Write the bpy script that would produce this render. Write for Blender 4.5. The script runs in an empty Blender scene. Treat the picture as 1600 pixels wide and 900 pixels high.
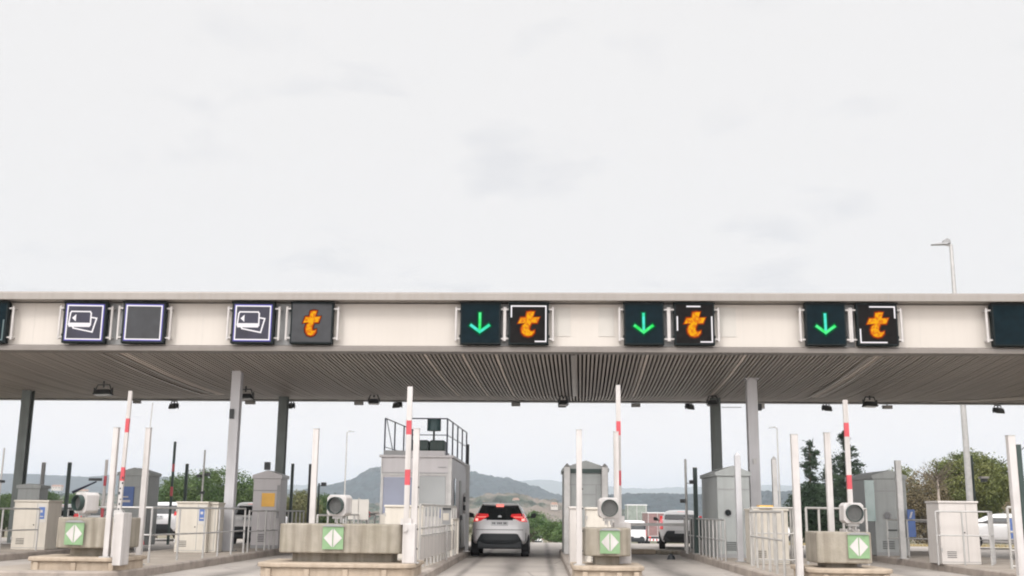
import bpy, bmesh, math, random
from mathutils import Vector, Matrix, noise
R = math.radians
random.seed(7)
scn = bpy.context.scene
COL = scn.collection

# ------------------------------------------------------------------ camera
cam_d = bpy.data.cameras.new('camera'); cam = bpy.data.objects.new('camera', cam_d); COL.objects.link(cam)
cam_d.sensor_width = 36.0; cam_d.lens = 36.0*1680/1600; cam_d.clip_start = 0.05; cam_d.clip_end = 20000
p_, w_, r_ = R(11.753), R(1.618), R(0.57)
Fv = Vector((-math.sin(w_)*math.cos(p_), math.cos(w_)*math.cos(p_), math.sin(p_)))
R0 = Vector((math.cos(w_), math.sin(w_), 0)); U0 = R0.cross(Fv)
Rv = R0*math.cos(r_) + U0*math.sin(r_); Uv = U0*math.cos(r_) - R0*math.sin(r_)
M = Matrix((Rv, Uv, -Fv)).transposed().to_4x4(); M.translation = (0, 0, 1.35)
cam.matrix_world = M
scn.camera = cam
scn.render.engine = 'CYCLES'
scn.cycles.max_bounces = 6; scn.cycles.diffuse_bounces = 3; scn.cycles.volume_bounces = 0
scn.cycles.filter_width = 2.0
scn.view_settings.view_transform = 'Standard'; scn.view_settings.look = 'None'
scn.view_settings.exposure = 0.0; scn.view_settings.gamma = 1.0; scn.view_settings.use_curve_mapping = False

# ------------------------------------------------------------------ sky and sun
SUN_EL, SUN_AZ = R(42), R(205)            # behind the camera, veiled by cloud
world = bpy.data.worlds.new('World'); scn.world = world; world.use_nodes = True
nt = world.node_tree; N = nt.nodes; L = nt.links; N.clear()
out = N.new('ShaderNodeOutputWorld'); bg = N.new('ShaderNodeBackground'); bg.inputs[1].default_value = 0.1
L.new(bg.outputs[0], out.inputs[0])
sky = N.new('ShaderNodeTexSky'); sky.sky_type = 'NISHITA'; sky.sun_disc = False
sky.sun_elevation = SUN_EL; sky.sun_rotation = SUN_AZ; sky.air_density = 1.0; sky.dust_density = 3.0
tc = N.new('ShaderNodeTexCoord'); sep = N.new('ShaderNodeSeparateXYZ'); L.new(tc.outputs['Generated'], sep.inputs[0])
def wm(op, a, b=None, clamp=False):
    n = N.new('ShaderNodeMath'); n.operation = op; n.use_clamp = clamp
    for i, v in enumerate((a, b)):
        if v is None: continue
        if isinstance(v, (int, float)): n.inputs[i].default_value = v
        else: L.new(v, n.inputs[i])
    return n.outputs[0]
zc = wm('MAXIMUM', sep.outputs[2], 0.0); den = wm('ADD', zc, 0.10)
cx_ = wm('DIVIDE', sep.outputs[0], den); cy_ = wm('DIVIDE', sep.outputs[1], den)
cmb = N.new('ShaderNodeCombineXYZ'); L.new(cx_, cmb.inputs[0]); L.new(cy_, cmb.inputs[1])
cn = N.new('ShaderNodeTexNoise'); cn.inputs['Scale'].default_value = 2.4; cn.inputs['Detail'].default_value = 6; cn.inputs['Roughness'].default_value = 0.55
cn.inputs['Distortion'].default_value = 0.3
L.new(cmb.outputs[0], cn.inputs['Vector'])
cr = N.new('ShaderNodeValToRGB'); L.new(cn.outputs[0], cr.inputs[0])
cr.color_ramp.elements[0].position = 0.30; cr.color_ramp.elements[0].color = (8.2, 8.15, 8.25, 1)
cr.color_ramp.elements[1].position = 0.44; cr.color_ramp.elements[1].color = (9.10, 8.95, 8.88, 1)
hor = N.new('ShaderNodeMapRange'); L.new(sep.outputs[2], hor.inputs[0])      # paler, cooler cloud low down
hor.inputs[1].default_value = 0.0; hor.inputs[2].default_value = 0.16; hor.inputs[3].default_value = 1; hor.inputs[4].default_value = 0
mh = N.new('ShaderNodeMix'); mh.data_type = 'RGBA'; L.new(hor.outputs[0], mh.inputs[0]); L.new(cr.outputs[0], mh.inputs[6]); mh.inputs[7].default_value = (11.9, 11.2, 11.0, 1)
zr = N.new('ShaderNodeMapRange'); L.new(sep.outputs[2], zr.inputs[0])        # an overcast sky is brightest overhead
zr.inputs[1].default_value = 0.48; zr.inputs[2].default_value = 1.0; zr.inputs[3].default_value = 1.0; zr.inputs[4].default_value = 2.3
br = N.new('ShaderNodeMapRange'); br.interpolation_type = 'SMOOTHSTEP'; L.new(sep.outputs[1], br.inputs[0])   # brighter on the veiled sun's side, boosted as added fill for the canopy
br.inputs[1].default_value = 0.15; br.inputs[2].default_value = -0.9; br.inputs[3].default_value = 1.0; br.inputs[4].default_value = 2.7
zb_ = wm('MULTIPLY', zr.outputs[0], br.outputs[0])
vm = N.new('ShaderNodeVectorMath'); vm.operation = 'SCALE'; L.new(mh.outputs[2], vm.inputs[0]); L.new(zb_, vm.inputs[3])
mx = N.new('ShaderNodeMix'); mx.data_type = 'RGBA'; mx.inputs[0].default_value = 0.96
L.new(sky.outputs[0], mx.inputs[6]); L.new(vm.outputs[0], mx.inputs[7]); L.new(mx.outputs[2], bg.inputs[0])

sun_d = bpy.data.lights.new('sun', 'SUN'); sun = bpy.data.objects.new('sun', sun_d); COL.objects.link(sun)
sun_d.energy = 1.5; sun_d.angle = R(14); sun_d.color = (1.0, 0.965, 0.92)
sdir = Vector((math.sin(SUN_AZ)*math.cos(SUN_EL), math.cos(SUN_AZ)*math.cos(SUN_EL), math.sin(SUN_EL)))
sun.rotation_euler = sdir.to_track_quat('Z', 'Y').to_euler()

# ------------------------------------------------------------------ materials
MATS = {}
def mat(name, col, rough=0.6, metal=0.0, var=0.12, scale=3.0, streak=0.0, bump=0.0, bscale=40.0, emit=None, estr=0.0, spec=0.5, dirt=None, dirt_amt=0.0, dscale=1.2):
    m = bpy.data.materials.new(name); m.use_nodes = True; MATS[name] = m
    t = m.node_tree; n = t.nodes; l = t.links; b = n['Principled BSDF']
    b.inputs['Roughness'].default_value = rough; b.inputs['Metallic'].default_value = metal
    b.inputs['Specular IOR Level'].default_value = spec
    c = n.new('ShaderNodeTexCoord'); g = n.new('ShaderNodeNewGeometry')
    nz = n.new('ShaderNodeTexNoise'); nz.inputs['Scale'].default_value = scale; nz.inputs['Detail'].default_value = 6
    l.new(g.outputs['Position'], nz.inputs['Vector'])
    rp = n.new('ShaderNodeValToRGB'); l.new(nz.outputs[0], rp.inputs[0])
    rp.color_ramp.elements[0].position = 0.3; rp.color_ramp.elements[1].position = 0.7
    rp.color_ramp.elements[0].color = tuple(x*(1-var) for x in col) + (1,)
    rp.color_ramp.elements[1].color = tuple(min(1, x*(1+var)) for x in col) + (1,)
    o = rp.outputs[0]
    if streak > 0:                                   # rain streaks: noise squeezed along z
        mp = n.new('ShaderNodeMapping'); mp.inputs['Scale'].default_value = (9, 9, 0.5); l.new(g.outputs['Position'], mp.inputs[0])
        n2 = n.new('ShaderNodeTexNoise'); n2.inputs['Scale'].default_value = 1.0; n2.inputs['Detail'].default_value = 4; l.new(mp.outputs[0], n2.inputs['Vector'])
        r2 = n.new('ShaderNodeMapRange'); l.new(n2.outputs[0], r2.inputs[0]); r2.inputs[1].default_value = .42; r2.inputs[2].default_value = .75
        r2.inputs[3].default_value = 0; r2.inputs[4].default_value = streak
        m2 = n.new('ShaderNodeMix'); m2.data_type = 'RGBA'; l.new(r2.outputs[0], m2.inputs[0]); l.new(o, m2.inputs[6])
        m2.inputs[7].default_value = tuple(x*k for x, k in zip(col, (.42, .38, .32))) + (1,); o = m2.outputs[2]
    if dirt:
        n3 = n.new('ShaderNodeTexNoise'); n3.inputs['Scale'].default_value = dscale; n3.inputs['Detail'].default_value = 8; n3.inputs['Roughness'].default_value = .65
        l.new(g.outputs['Position'], n3.inputs['Vector'])
        r3 = n.new('ShaderNodeMapRange'); l.new(n3.outputs[0], r3.inputs[0]); r3.inputs[1].default_value = .48; r3.inputs[2].default_value = .68
        r3.inputs[3].default_value = 0; r3.inputs[4].default_value = dirt_amt
        m3 = n.new('ShaderNodeMix'); m3.data_type = 'RGBA'; l.new(r3.outputs[0], m3.inputs[0]); l.new(o, m3.inputs[6]); m3.inputs[7].default_value = tuple(dirt) + (1,); o = m3.outputs[2]
    l.new(o, b.inputs['Base Color'])
    if bump > 0:
        nb = n.new('ShaderNodeTexNoise'); nb.inputs['Scale'].default_value = bscale; nb.inputs['Detail'].default_value = 5; l.new(g.outputs['Position'], nb.inputs['Vector'])
        bp = n.new('ShaderNodeBump'); bp.inputs['Strength'].default_value = bump; bp.inputs['Distance'].default_value = .02; l.new(nb.outputs[0], bp.inputs['Height']); l.new(bp.outputs[0], b.inputs['Normal'])
    if emit:
        b.inputs['Emission Color'].default_value = tuple(emit) + (1,); b.inputs['Emission Strength'].default_value = estr
    return m
mat('cream', (.51, .47, .43), .5, var=.05, scale=.35, streak=.05)
mat('beam', (.185, .165, .15), .5, .1, var=.06, scale=.6, streak=.15)
mat('cornice', (.265, .24, .22), .4, .2, var=.05, scale=.6, streak=.15)
mat('patch_grey', (.48, .455, .42), .5, var=.03)
mat('slat', (.40, .365, .335), .5, .1, var=.14, scale=1.0)
_t = MATS['slat'].node_tree; _m = _t.nodes.new('ShaderNodeMapping'); _m.inputs['Scale'].default_value = (4.5, .16, .5)
_t.links.new(_t.nodes['Geometry'].outputs['Position'], _m.inputs[0]); _t.links.new(_m.outputs[0], _t.nodes['Noise Texture'].inputs['Vector'])
mat('slat_pale', (.68, .61, .55), .5, var=.05, scale=1.2)
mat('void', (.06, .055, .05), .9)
mat('edge_grey', (.26, .26, .26), .5, .2, var=.08)
mat('col_grey', (.47, .465, .48), .45, .2, var=.06, scale=2, streak=.2)
mat('col_dark', (.15, .17, .165), .5, .2, var=.1, scale=2, streak=.3)
mat('white', (.50, .475, .465), .5, var=.07, scale=4, streak=.40)
mat('galv', (.42, .41, .40), .45, .5, var=.12, scale=5)
mat('rail_paint', (.40, .385, .365), .5, .2, var=.12, scale=5)
mat('dark_metal', (.045, .048, .05), .5, .3, var=.2)
mat('roof_rail', (.035, .038, .06), .45, .3, var=.2)
mat('dark_green', (.03, .05, .045), .5, .1, var=.15)
mat('teal_dark', (.012, .045, .048), .35, .1, var=.1)
mat('booth_grey', (.43, .41, .415), .4, .2, var=.05, scale=1.5, streak=.12)
mat('booth_green', (.30, .315, .31), .45, .1, var=.07, scale=1.5, streak=.2)
mat('booth_beige', (.56, .52, .46), .5, .0, var=.05, scale=2, streak=.2)
mat('cab_beige', (.50, .46, .40), .5, .0, var=.05, scale=2, streak=.16)
mat('cab_white', (.54, .505, .48), .45, .0, var=.04, scale=2, streak=.15)
mat('glass_blue', (.16, .18, .25), .12, .0, var=.25, scale=.7, spec=.8)
mat('glass_grey', (.24, .25, .25), .2, .0, var=.2, scale=.5, spec=.8)
mat('glass_dark', (.012, .016, .018), .08, .0, var=.1, spec=.8)
mat('glass_green', (.25, .33, .32), .1, .0, var=.1, spec=.8)
mat('concrete', (.30, .27, .225), .9, var=.16, scale=3, streak=.75, bump=.35, bscale=30, dirt=(.20, .18, .13), dirt_amt=.5)
mat('concrete_warm', (.39, .32, .25), .9, var=.16, scale=3, streak=.35, bump=.4, bscale=25, dirt=(.22, .17, .12), dirt_amt=.5)
mat('island_top', (.30, .26, .22), .95, var=.15, scale=1.4, bump=.3, bscale=20, dirt=(.22, .19, .16), dirt_amt=.5)
mat('kerb', (.32, .275, .24), .9, var=.18, scale=1.5, bump=.3, bscale=20, dirt=(.16, .14, .13), dirt_amt=.65, dscale=2.5)
mat('red', (.46, .055, .07), .4, var=.08)
mat('green_panel', (.19, .31, .165), .65, var=.10, scale=8, streak=.1)
mat('yellow', (.75, .42, .08), .5, var=.1)
mat('blue', (.07, .13, .33), .4, var=.08)
mat('tyre', (.018, .018, .02), .8, var=.1)
mat('rim', (.25, .25, .26), .35, .7)
mat('plastic', (.022, .026, .03), .55, var=.1)
mat('paint_silver', (.88, .87, .88), .3, .0, var=.03, scale=2, spec=.6)
mat('paint_white', (.82, .81, .81), .3, .0, var=.03, scale=2, spec=.6)
mat('paint_red', (.22, .13, .125), .4, .0, var=.15)
mat('tarp', (.22, .25, .22), .7, .0, var=.2)
mat('tail_red', (.55, .03, .035), .25, var=.1, emit=(1, .05, .05), estr=.35)
mat('tail_lit', (.8, .1, .08), .25, emit=(1, .42, .36), estr=1.6)
mat('tail_pale', (.7, .25, .2), .25, emit=(1, .22, .19), estr=.8)
mat('plate', (.62, .63, .64), .4); mat('plate_ink', (.05, .05, .06), .5)
mat('screen', (.004, .011, .015), .6, var=.25, scale=6, spec=.06); mat('screen_warm', (.009, .008, .008), .6, var=.25, scale=6, spec=.06)
mat('screen_grey', (.022, .023, .027), .6, var=.2, scale=5); mat('screen_violet', (.014, .013, .030), .6, var=.35, scale=2.5)
mat('housing', (.008, .012, .013), .6, var=.1, spec=.15)
mat('led_white', (.0, .0, .0), .9, var=0, emit=(.95, .90, .92), estr=1.1, spec=.05)
mat('violet_glow', (.0, .0, .0), .9, var=0, emit=(.10, .08, .55), estr=1.0, spec=.05)  # painted violet glow beside the white border, not a diode row
mat('led_dim', (.0, .0, .0), .9, var=0, emit=(.2, .25, .25), estr=1.0, spec=.05)
mat('led_orange', (.0, .0, .0), .9, var=.0, emit=(.93, .41, .006), estr=1.0, spec=.05)
mat('led_orange_glow', (.0, .0, .0), .9, var=.0, emit=(.60, .07, .008), estr=1.0, spec=.05)  # painted red glow round the orange letter, not diodes
mat('led_green', (.0, .0, .0), .9, var=0, emit=(.04, .93, .22), estr=1.0, spec=.05)
mat('led_cyan', (.0, .0, .0), .9, var=0, emit=(.07, .84, .62), estr=1.0, spec=.05)
mat('led_green_glow', (.0, .0, .0), .9, var=0, emit=(.0, .14, .035), estr=1.0, spec=.05)  # painted dim green glow round the arrow, not diodes
mat('lamp_orange', (.9, .5, .2), .4, emit=(1, .45, .15), estr=2)
mat('lens', (.11, .11, .105), .55, var=.2, scale=60)
mat('bark', (.10, .08, .06), .9, var=.25, scale=8, bump=.5)
mat('bark_pale', (.34, .29, .25), .9, var=.2, scale=6)
def leafmat(name, a, b, sc=.6):
    m = mat(name, a, .7, var=0.0, spec=.2); t = m.node_tree; n = t.nodes
    rp = [x for x in n if x.type == 'VALTORGB'][0]; nz = [x for x in n if x.type == 'TEX_NOISE'][0]
    nz.inputs['Scale'].default_value = sc
    rp.color_ramp.elements[0].color = a + (1,); rp.color_ramp.elements[1].color = b + (1,)
    return m
leafmat('leaf_pine', (.045, .085, .028), (.095, .135, .045))
leafmat('leaf_pine_right', (.075, .105, .03), (.17, .18, .065), .35)
leafmat('leaf_dark', (.016, .032, .018), (.035, .055, .03))
leafmat('leaf_bush', (.05, .11, .04), (.13, .18, .07), 1.2)
leafmat('leaf_brown', (.12, .10, .06), (.22, .18, .11), 1.0)
leafmat('leaf_olive', (.10, .12, .05), (.18, .17, .08), .8)

def led(name, a, b, sc):                              # uneven glow of the diode field
    m = MATS[name]; n = m.node_tree.nodes; l = m.node_tree.links; g = n.new('ShaderNodeNewGeometry'); z = n.new('ShaderNodeTexNoise'); z.inputs['Scale'].default_value = sc; z.inputs['Detail'].default_value = 2
    l.new(g.outputs['Position'], z.inputs['Vector']); r = n.new('ShaderNodeValToRGB'); r.color_ramp.elements[0].position = .40; r.color_ramp.elements[1].position = .56
    r.color_ramp.elements[0].color = a + (1,); r.color_ramp.elements[1].color = b + (1,); l.new(z.outputs[0], r.inputs[0]); l.new(r.outputs[0], n['Principled BSDF'].inputs['Emission Color'])
led('led_orange', (.80, .20, .010), (.95, .46, .008), 13)
led('led_cyan', (.05, .80, .42), (.10, .86, .74), 6)
led('led_green', (.03, .86, .12), (.10, .95, .30), 6)
mat('led_orange_halo', (0, 0, 0), .9, var=0, emit=(.10, .022, .006), estr=1.0, spec=.05)  # outer, fainter layer of the painted glow
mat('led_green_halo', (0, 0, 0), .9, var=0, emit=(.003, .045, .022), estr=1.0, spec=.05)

# ------------------------------------------------------------------ mesh helpers
class MB:
    def __init__(s): s.v = []; s.f = []; s.mi = []
    def add(s, vs, fs, mi=0):
        o = len(s.v); s.v += [tuple(v) for v in vs]; s.f += [tuple(i+o for i in f) for f in fs]; s.mi += [mi]*len(fs); return s
    def box(s, x0, x1, y0, y1, z0, z1, mi=0):
        return s.add([(x0,y0,z0),(x1,y0,z0),(x1,y1,z0),(x0,y1,z0),(x0,y0,z1),(x1,y0,z1),(x1,y1,z1),(x0,y1,z1)],
                     [(0,3,2,1),(4,5,6,7),(0,1,5,4),(1,2,6,5),(2,3,7,6),(3,0,4,7)], mi)
    def tube(s, a, b, r0, r1=None, n=10, mi=0):
        a = Vector(a); b = Vector(b); r1 = r0 if r1 is None else r1
        d = (b-a).normalized(); u = d.orthogonal().normalized(); w = d.cross(u)
        vs = [a+(u*math.cos(6.2831853*i/n)+w*math.sin(6.2831853*i/n))*r0 for i in range(n)] + [b+(u*math.cos(6.2831853*i/n)+w*math.sin(6.2831853*i/n))*r1 for i in range(n)]
        return s.add(vs, [(i, (i+1)%n, n+(i+1)%n, n+i) for i in range(n)] + [tuple(range(n-1,-1,-1)), tuple(range(n, 2*n))], mi)
    def prism(s, pts, y0, y1, mi=0):        # polygon in xz, extruded along y
        n = len(pts); vs = [(x, y0, z) for x, z in pts] + [(x, y1, z) for x, z in pts]
        return s.add(vs, [tuple(range(n)), tuple(range(2*n-1, n-1, -1))] + [(i, n+i, n+(i+1)%n, (i+1)%n) for i in range(n)], mi)
    def prism_z(s, pts, z0, z1, mi=0):      # polygon in xy, extruded along z
        n = len(pts); vs = [(x, y, z0) for x, y in pts] + [(x, y, z1) for x, y in pts]
        return s.add(vs, [tuple(range(n-1,-1,-1)), tuple(range(n, 2*n))] + [(i, (i+1)%n, n+(i+1)%n, n+i) for i in range(n)], mi)
    def prism_x(s, pts, x0, x1, mi=0):      # polygon in yz, extruded along x
        n = len(pts); vs = [(x0, y, z) for y, z in pts] + [(x1, y, z) for y, z in pts]
        return s.add(vs, [tuple(range(n-1,-1,-1)), tuple(range(n, 2*n))] + [(i, (i+1)%n, n+(i+1)%n, n+i) for i in range(n)], mi)
    def build(s, name, m, parent=None, smooth=False, bevel=0.0, label=None):
        me = bpy.data.meshes.new(name); me.from_pydata(s.v, [], s.f)
        for x in (m if isinstance(m, (list, tuple)) else [m]): me.materials.append(MATS[x] if isinstance(x, str) else x)
        if any(s.mi): me.polygons.foreach_set('material_index', s.mi)
        bm = bmesh.new(); bm.from_mesh(me); bmesh.ops.recalc_face_normals(bm, faces=bm.faces); bm.to_mesh(me); bm.free()
        if smooth: me.polygons.foreach_set('use_smooth', [True]*len(me.polygons))
        o = bpy.data.objects.new(name, me); COL.objects.link(o)
        if parent: o.parent = parent
        if bevel:
            b = o.modifiers.new('bevel', 'BEVEL'); b.width = bevel; b.segments = 2; b.limit_method = 'ANGLE'
        if label: o['label'] = label
        return o
def tag(o, label, cat, group=None, kind=None):
    o['label'] = label; o['category'] = cat
    if group: o['group'] = group
    if kind: o['kind'] = kind
    return o
def thing(name, loc, label, cat, group=None, rz=0):
    o = bpy.data.objects.new(name, None); COL.objects.link(o); o.location = loc; o.rotation_euler = (0, 0, rz); o.empty_display_size = .2
    return tag(o, label, cat, group)
def struct(o): o['kind'] = 'structure'; return o
def copy_tree(src, parent=None):
    c = src.copy(); COL.objects.link(c); c.parent = parent
    for ch in list(src.children): copy_tree(ch, c)
    return c
# ------------------------------------------------------------------ ground
def gz(y):                                   # plaza is level, the land behind drops and then levels out
    if y < 50: return 0.0
    if y < 330: return -(y-50)*0.03
    return -8.4
ys = [-60, -20, 0, 10, 20, 30, 40, 50, 65, 90, 130, 180, 240, 330, 500, 800, 1200, 2000, 3500, 6000, 9000]
xs = [-7000, -3000, -1500, -700, -350, -180, -90, -50, -30, 0, 30, 50, 90, 180, 350, 700, 1500, 3000, 7000]
mb = MB(); mb.v = [(x, y, gz(y)-.012) for y in ys for x in xs]; nx = len(xs)
mb.f = [(j*nx+i, j*nx+i+1, (j+1)*nx+i+1, (j+1)*nx+i) for j in range(len(ys)-1) for i in range(nx-1)]; mb.mi = [0]*len(mb.f)
mat('scrubland', (.17, .14, .085), .95, var=.25, scale=.08, bump=.4, bscale=1.5, dirt=(.055, .075, .03), dirt_amt=.85, dscale=.03)
struct(mb.build('ground', 'scrubland'))

def roadmat():
    m = mat('road_surface', (.37, .335, .305), .85, var=.14, scale=.7, bump=.25, bscale=60, dirt=(.29, .265, .24), dirt_amt=.45, dscale=.35)
    # tyre and oil darkening that runs down each lane, worn into the surface
    t = m.node_tree; n = t.nodes; l = t.links; b = n['Principled BSDF']; src = b.inputs['Base Color'].links[0].from_socket
    g = n.new('ShaderNodeNewGeometry'); sp = n.new('ShaderNodeSeparateXYZ'); l.new(g.outputs['Position'], sp.inputs[0])
    acc = None
    for cx, w in ((-.72, .50), (3.2, .8), (-6.6, .55), (8.6, .7), (-12.2, .6), (-1.75, .16), (.25, .16)):
        s = n.new('ShaderNodeMath'); s.operation = 'SUBTRACT'; l.new(sp.outputs[0], s.inputs[0]); s.inputs[1].default_value = cx
        a = n.new('ShaderNodeMath'); a.operation = 'ABSOLUTE'; l.new(s.outputs[0], a.inputs[0])
        r = n.new('ShaderNodeMapRange'); r.interpolation_type = 'SMOOTHSTEP'; l.new(a.outputs[0], r.inputs[0]); r.inputs[1].default_value = 0; r.inputs[2].default_value = w
        r.inputs[3].default_value = 1; r.inputs[4].default_value = 0
        if acc is None: acc = r.outputs[0]
        else:
            k = n.new('ShaderNodeMath'); k.operation = 'MAXIMUM'; l.new(acc, k.inputs[0]); l.new(r.outputs[0], k.inputs[1]); acc = k.outputs[0]
    nz = n.new('ShaderNodeTexNoise'); nz.inputs['Scale'].default_value = .6; nz.inputs['Detail'].default_value = 5
    mp = n.new('ShaderNodeMapping'); mp.inputs['Scale'].default_value = (3, .35, 1); l.new(g.outputs['Position'], mp.inputs[0]); l.new(mp.outputs[0], nz.inputs['Vector'])
    r = n.new('ShaderNodeMapRange'); l.new(nz.outputs[0], r.inputs[0]); r.inputs[1].default_value = .3; r.inputs[2].default_value = .65; r.inputs[3].default_value = .25; r.inputs[4].default_value = .95
    k = n.new('ShaderNodeMath'); k.operation = 'MULTIPLY'; l.new(acc, k.inputs[0]); l.new(r.outputs[0], k.inputs[1])
    vo = n.new('ShaderNodeTexVoronoi'); vo.feature = 'DISTANCE_TO_EDGE'; vo.inputs['Scale'].default_value = .42; l.new(g.outputs['Position'], vo.inputs['Vector'])   # cracks
    vr = n.new('ShaderNodeMapRange'); l.new(vo.outputs['Distance'], vr.inputs[0]); vr.inputs[1].default_value = 0; vr.inputs[2].default_value = .012; vr.inputs[3].default_value = .7; vr.inputs[4].default_value = 0
    mk = n.new('ShaderNodeMath'); mk.operation = 'MAXIMUM'; l.new(k.outputs[0], mk.inputs[0]); l.new(vr.outputs[0], mk.inputs[1]); k = mk
    mx = n.new('ShaderNodeMix'); mx.data_type = 'RGBA'; l.new(k.outputs[0], mx.inputs[0]); l.new(src, mx.inputs[6]); mx.inputs[7].default_value = (.13, .118, .108, 1)
    l.new(mx.outputs[2], b.inputs['Base Color'])
roadmat()
mb = MB(); pts = [(-24, -30), (20, -30), (20, 50), (-24, 50)]
mb.add([(x, y, 0) for x, y in pts], [(0, 1, 2, 3)]); struct(mb.build('road', 'road_surface'))
mat('far_road', (.42, .40, .385), .85, var=.1, scale=.3)
mb = MB(); yy = [50, 65, 90, 130, 180, 240, 330, 500]
v = [];
for y in yy:
    w = 22 if y < 60 else max(9, 22-(y-60)*.2); c = -2 + (y-50)*.05
    v += [(c-w, y, gz(y)+.004), (c+w, y, gz(y)+.004)]
mb.add(v, [(2*i, 2*i+1, 2*i+3, 2*i+2) for i in range(len(yy)-1)]); struct(mb.build('exit_road', 'far_road'))
mb = MB(); mb.add([(10.6, 50, .006), (34, 50, .006), (34, 120, gz(120)+.03), (20, 120, gz(120)+.03)], [(0, 1, 2, 3)])

# kerbed islands
def rounded(x0, x1, y0, y1, r0, n=8, r1=.3):
    p = []
    for cx, cy, a0, r in ((x1-r0, y0+r0, -90, r0), (x1-r1, y1-r1, 0, r1), (x0+r1, y1-r1, 90, r1), (x0+r0, y0+r0, 180, r0)):
        for i in range(n+1):
            a = R(a0+90*i/n); p.append((cx+r*math.cos(a), cy+r*math.sin(a)))
    return p
ISL = {'Z': (-17.2, -13.65, 21, 37), 'A': (-10.9, -7.95, 20.4, 37.5), 'B': (-5.15, -2.22, 19.6, 38), 'C': (.60, 2.02, 19.6, 36), 'D': (4.55, 7.3, 19.6, 36.5), 'E': (10.0, 13.2, 21.5, 38)}
for k, (x0, x1, y0, y1) in ISL.items():
    r0 = min(.7, (x1-x0)/2-.02)
    mb = MB(); outer = rounded(x0, x1, y0, y1, r0); inner = rounded(x0+.16, x1-.16, y0+.16, y1-.16, r0-.14)
    n = len(outer); lo = [(x, y, -.02) for x, y in outer]; m1 = [(x, y, .15) for x, y in outer]
    c = rounded(x0+.03, x1-.03, y0+.03, y1-.03, r0-.02); m2 = [(x, y, .18) for x, y in c]; m3 = [(x, y, .18) for x, y in inner]
    mb.v = lo+m1+m2+m3
    for a in range(3): mb.f += [(a*n+i, a*n+(i+1)%n, (a+1)*n+(i+1)%n, (a+1)*n+i) for i in range(n)]
    mb.mi = [0]*len(mb.f); mb.f.append(tuple(range(3*n, 4*n))); mb.mi.append(1)
    struct(mb.build('pavement_island', ['kerb', 'island_top']))

# hills
def ridge(name, prof, Y, depth, m, seed, amp, dx=6.0, base=-8.4, rough=1.0):
    """a real ridge: height profile along x at distance Y, falling off towards and away from the camera; prof = (azimuth slope, elevation slope)"""
    a0, a1 = prof[0][0], prof[-1][0]; nx = int((a1-a0)*Y/dx)+1; ny = 70
    mb = MB()
    for j in range(ny+1):
        t = j/ny*2-1                             # -1 front foot, 1 back foot
        y = Y + t*depth
        f = math.exp(-(t*1.75)**2) - math.exp(-1.75**2); f = max(0, f)/(1-math.exp(-1.75**2))
        for i in range(nx+1):
            a = a0+(a1-a0)*i/nx; x = a*Y
            for q in range(len(prof)-1):
                if prof[q][0] <= a <= prof[q+1][0]:
                    u = (a-prof[q][0])/(prof[q+1][0]-prof[q][0]); u = u*u*(3-2*u); e = prof[q][1]*(1-u)+prof[q+1][1]*u; break
            h = e*Y + 1.35 - base
            nn = noise.fractal(Vector((x/180., y/180., seed)), 1.0, 2.0, 4)*amp
            n2 = noise.noise(Vector((x/(9.*rough), y/(9.*rough), seed+5)))*4.6*rough
            z = base - .6 + h*f*(1+.10*nn) + (nn*h*.06 + n2)*min(1, f*4)
            mb.v.append((x, y, z))
    w = nx+1
    mb.f = [(j*w+i, j*w+i+1, (j+1)*w+i+1, (j+1)*w+i) for j in range(ny) for i in range(nx)]; mb.mi = [0]*len(mb.f)
    return struct(mb.build(name, m, smooth=False))
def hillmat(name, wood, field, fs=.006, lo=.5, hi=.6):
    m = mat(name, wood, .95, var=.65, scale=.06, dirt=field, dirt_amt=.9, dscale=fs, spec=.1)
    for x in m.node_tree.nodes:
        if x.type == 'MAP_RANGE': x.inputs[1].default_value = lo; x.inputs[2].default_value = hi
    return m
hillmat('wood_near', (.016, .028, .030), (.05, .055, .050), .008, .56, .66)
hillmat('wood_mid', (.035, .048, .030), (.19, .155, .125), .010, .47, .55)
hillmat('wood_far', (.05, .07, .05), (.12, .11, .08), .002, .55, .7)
def prof(pts): return [((x-845)/1716., (800+(x-800)*.01-y)/1753.) for x, y in pts]
# wooded hill with a peak behind the tall booth
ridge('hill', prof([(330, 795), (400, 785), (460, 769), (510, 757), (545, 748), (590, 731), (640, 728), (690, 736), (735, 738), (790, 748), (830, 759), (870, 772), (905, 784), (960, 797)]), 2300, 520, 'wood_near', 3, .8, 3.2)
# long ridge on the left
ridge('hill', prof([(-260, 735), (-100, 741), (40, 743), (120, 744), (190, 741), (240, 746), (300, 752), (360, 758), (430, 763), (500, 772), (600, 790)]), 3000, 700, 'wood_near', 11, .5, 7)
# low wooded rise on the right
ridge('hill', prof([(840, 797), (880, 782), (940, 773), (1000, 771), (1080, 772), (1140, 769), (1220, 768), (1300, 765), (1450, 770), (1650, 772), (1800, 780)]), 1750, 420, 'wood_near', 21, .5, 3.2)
# fields and scrub at the foot of the hills
ridge('hill', prof([(600, 800), (700, 790), (760, 777), (800, 773), (850, 782), (885, 788), (930, 795), (1000, 801)]), 1050, 230, 'wood_mid', 31, .8, 3)
ridge('hill', prof([(-260, 785), (0, 776), (150, 772), (300, 785), (420, 780), (560, 785), (640, 795)]), 1250, 250, 'wood_mid', 37, .8, 4)
# far pale range
ridge('hill', prof([(-300, 760), (200, 760), (700, 757), (800, 752), (850, 750), (900, 757), (1000, 764), (1100, 762), (1200, 759), (1300, 764), (1500, 766), (1900, 770)]), 6500, 1200, 'wood_far', 41, .3, 22, rough=2.2)

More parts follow.
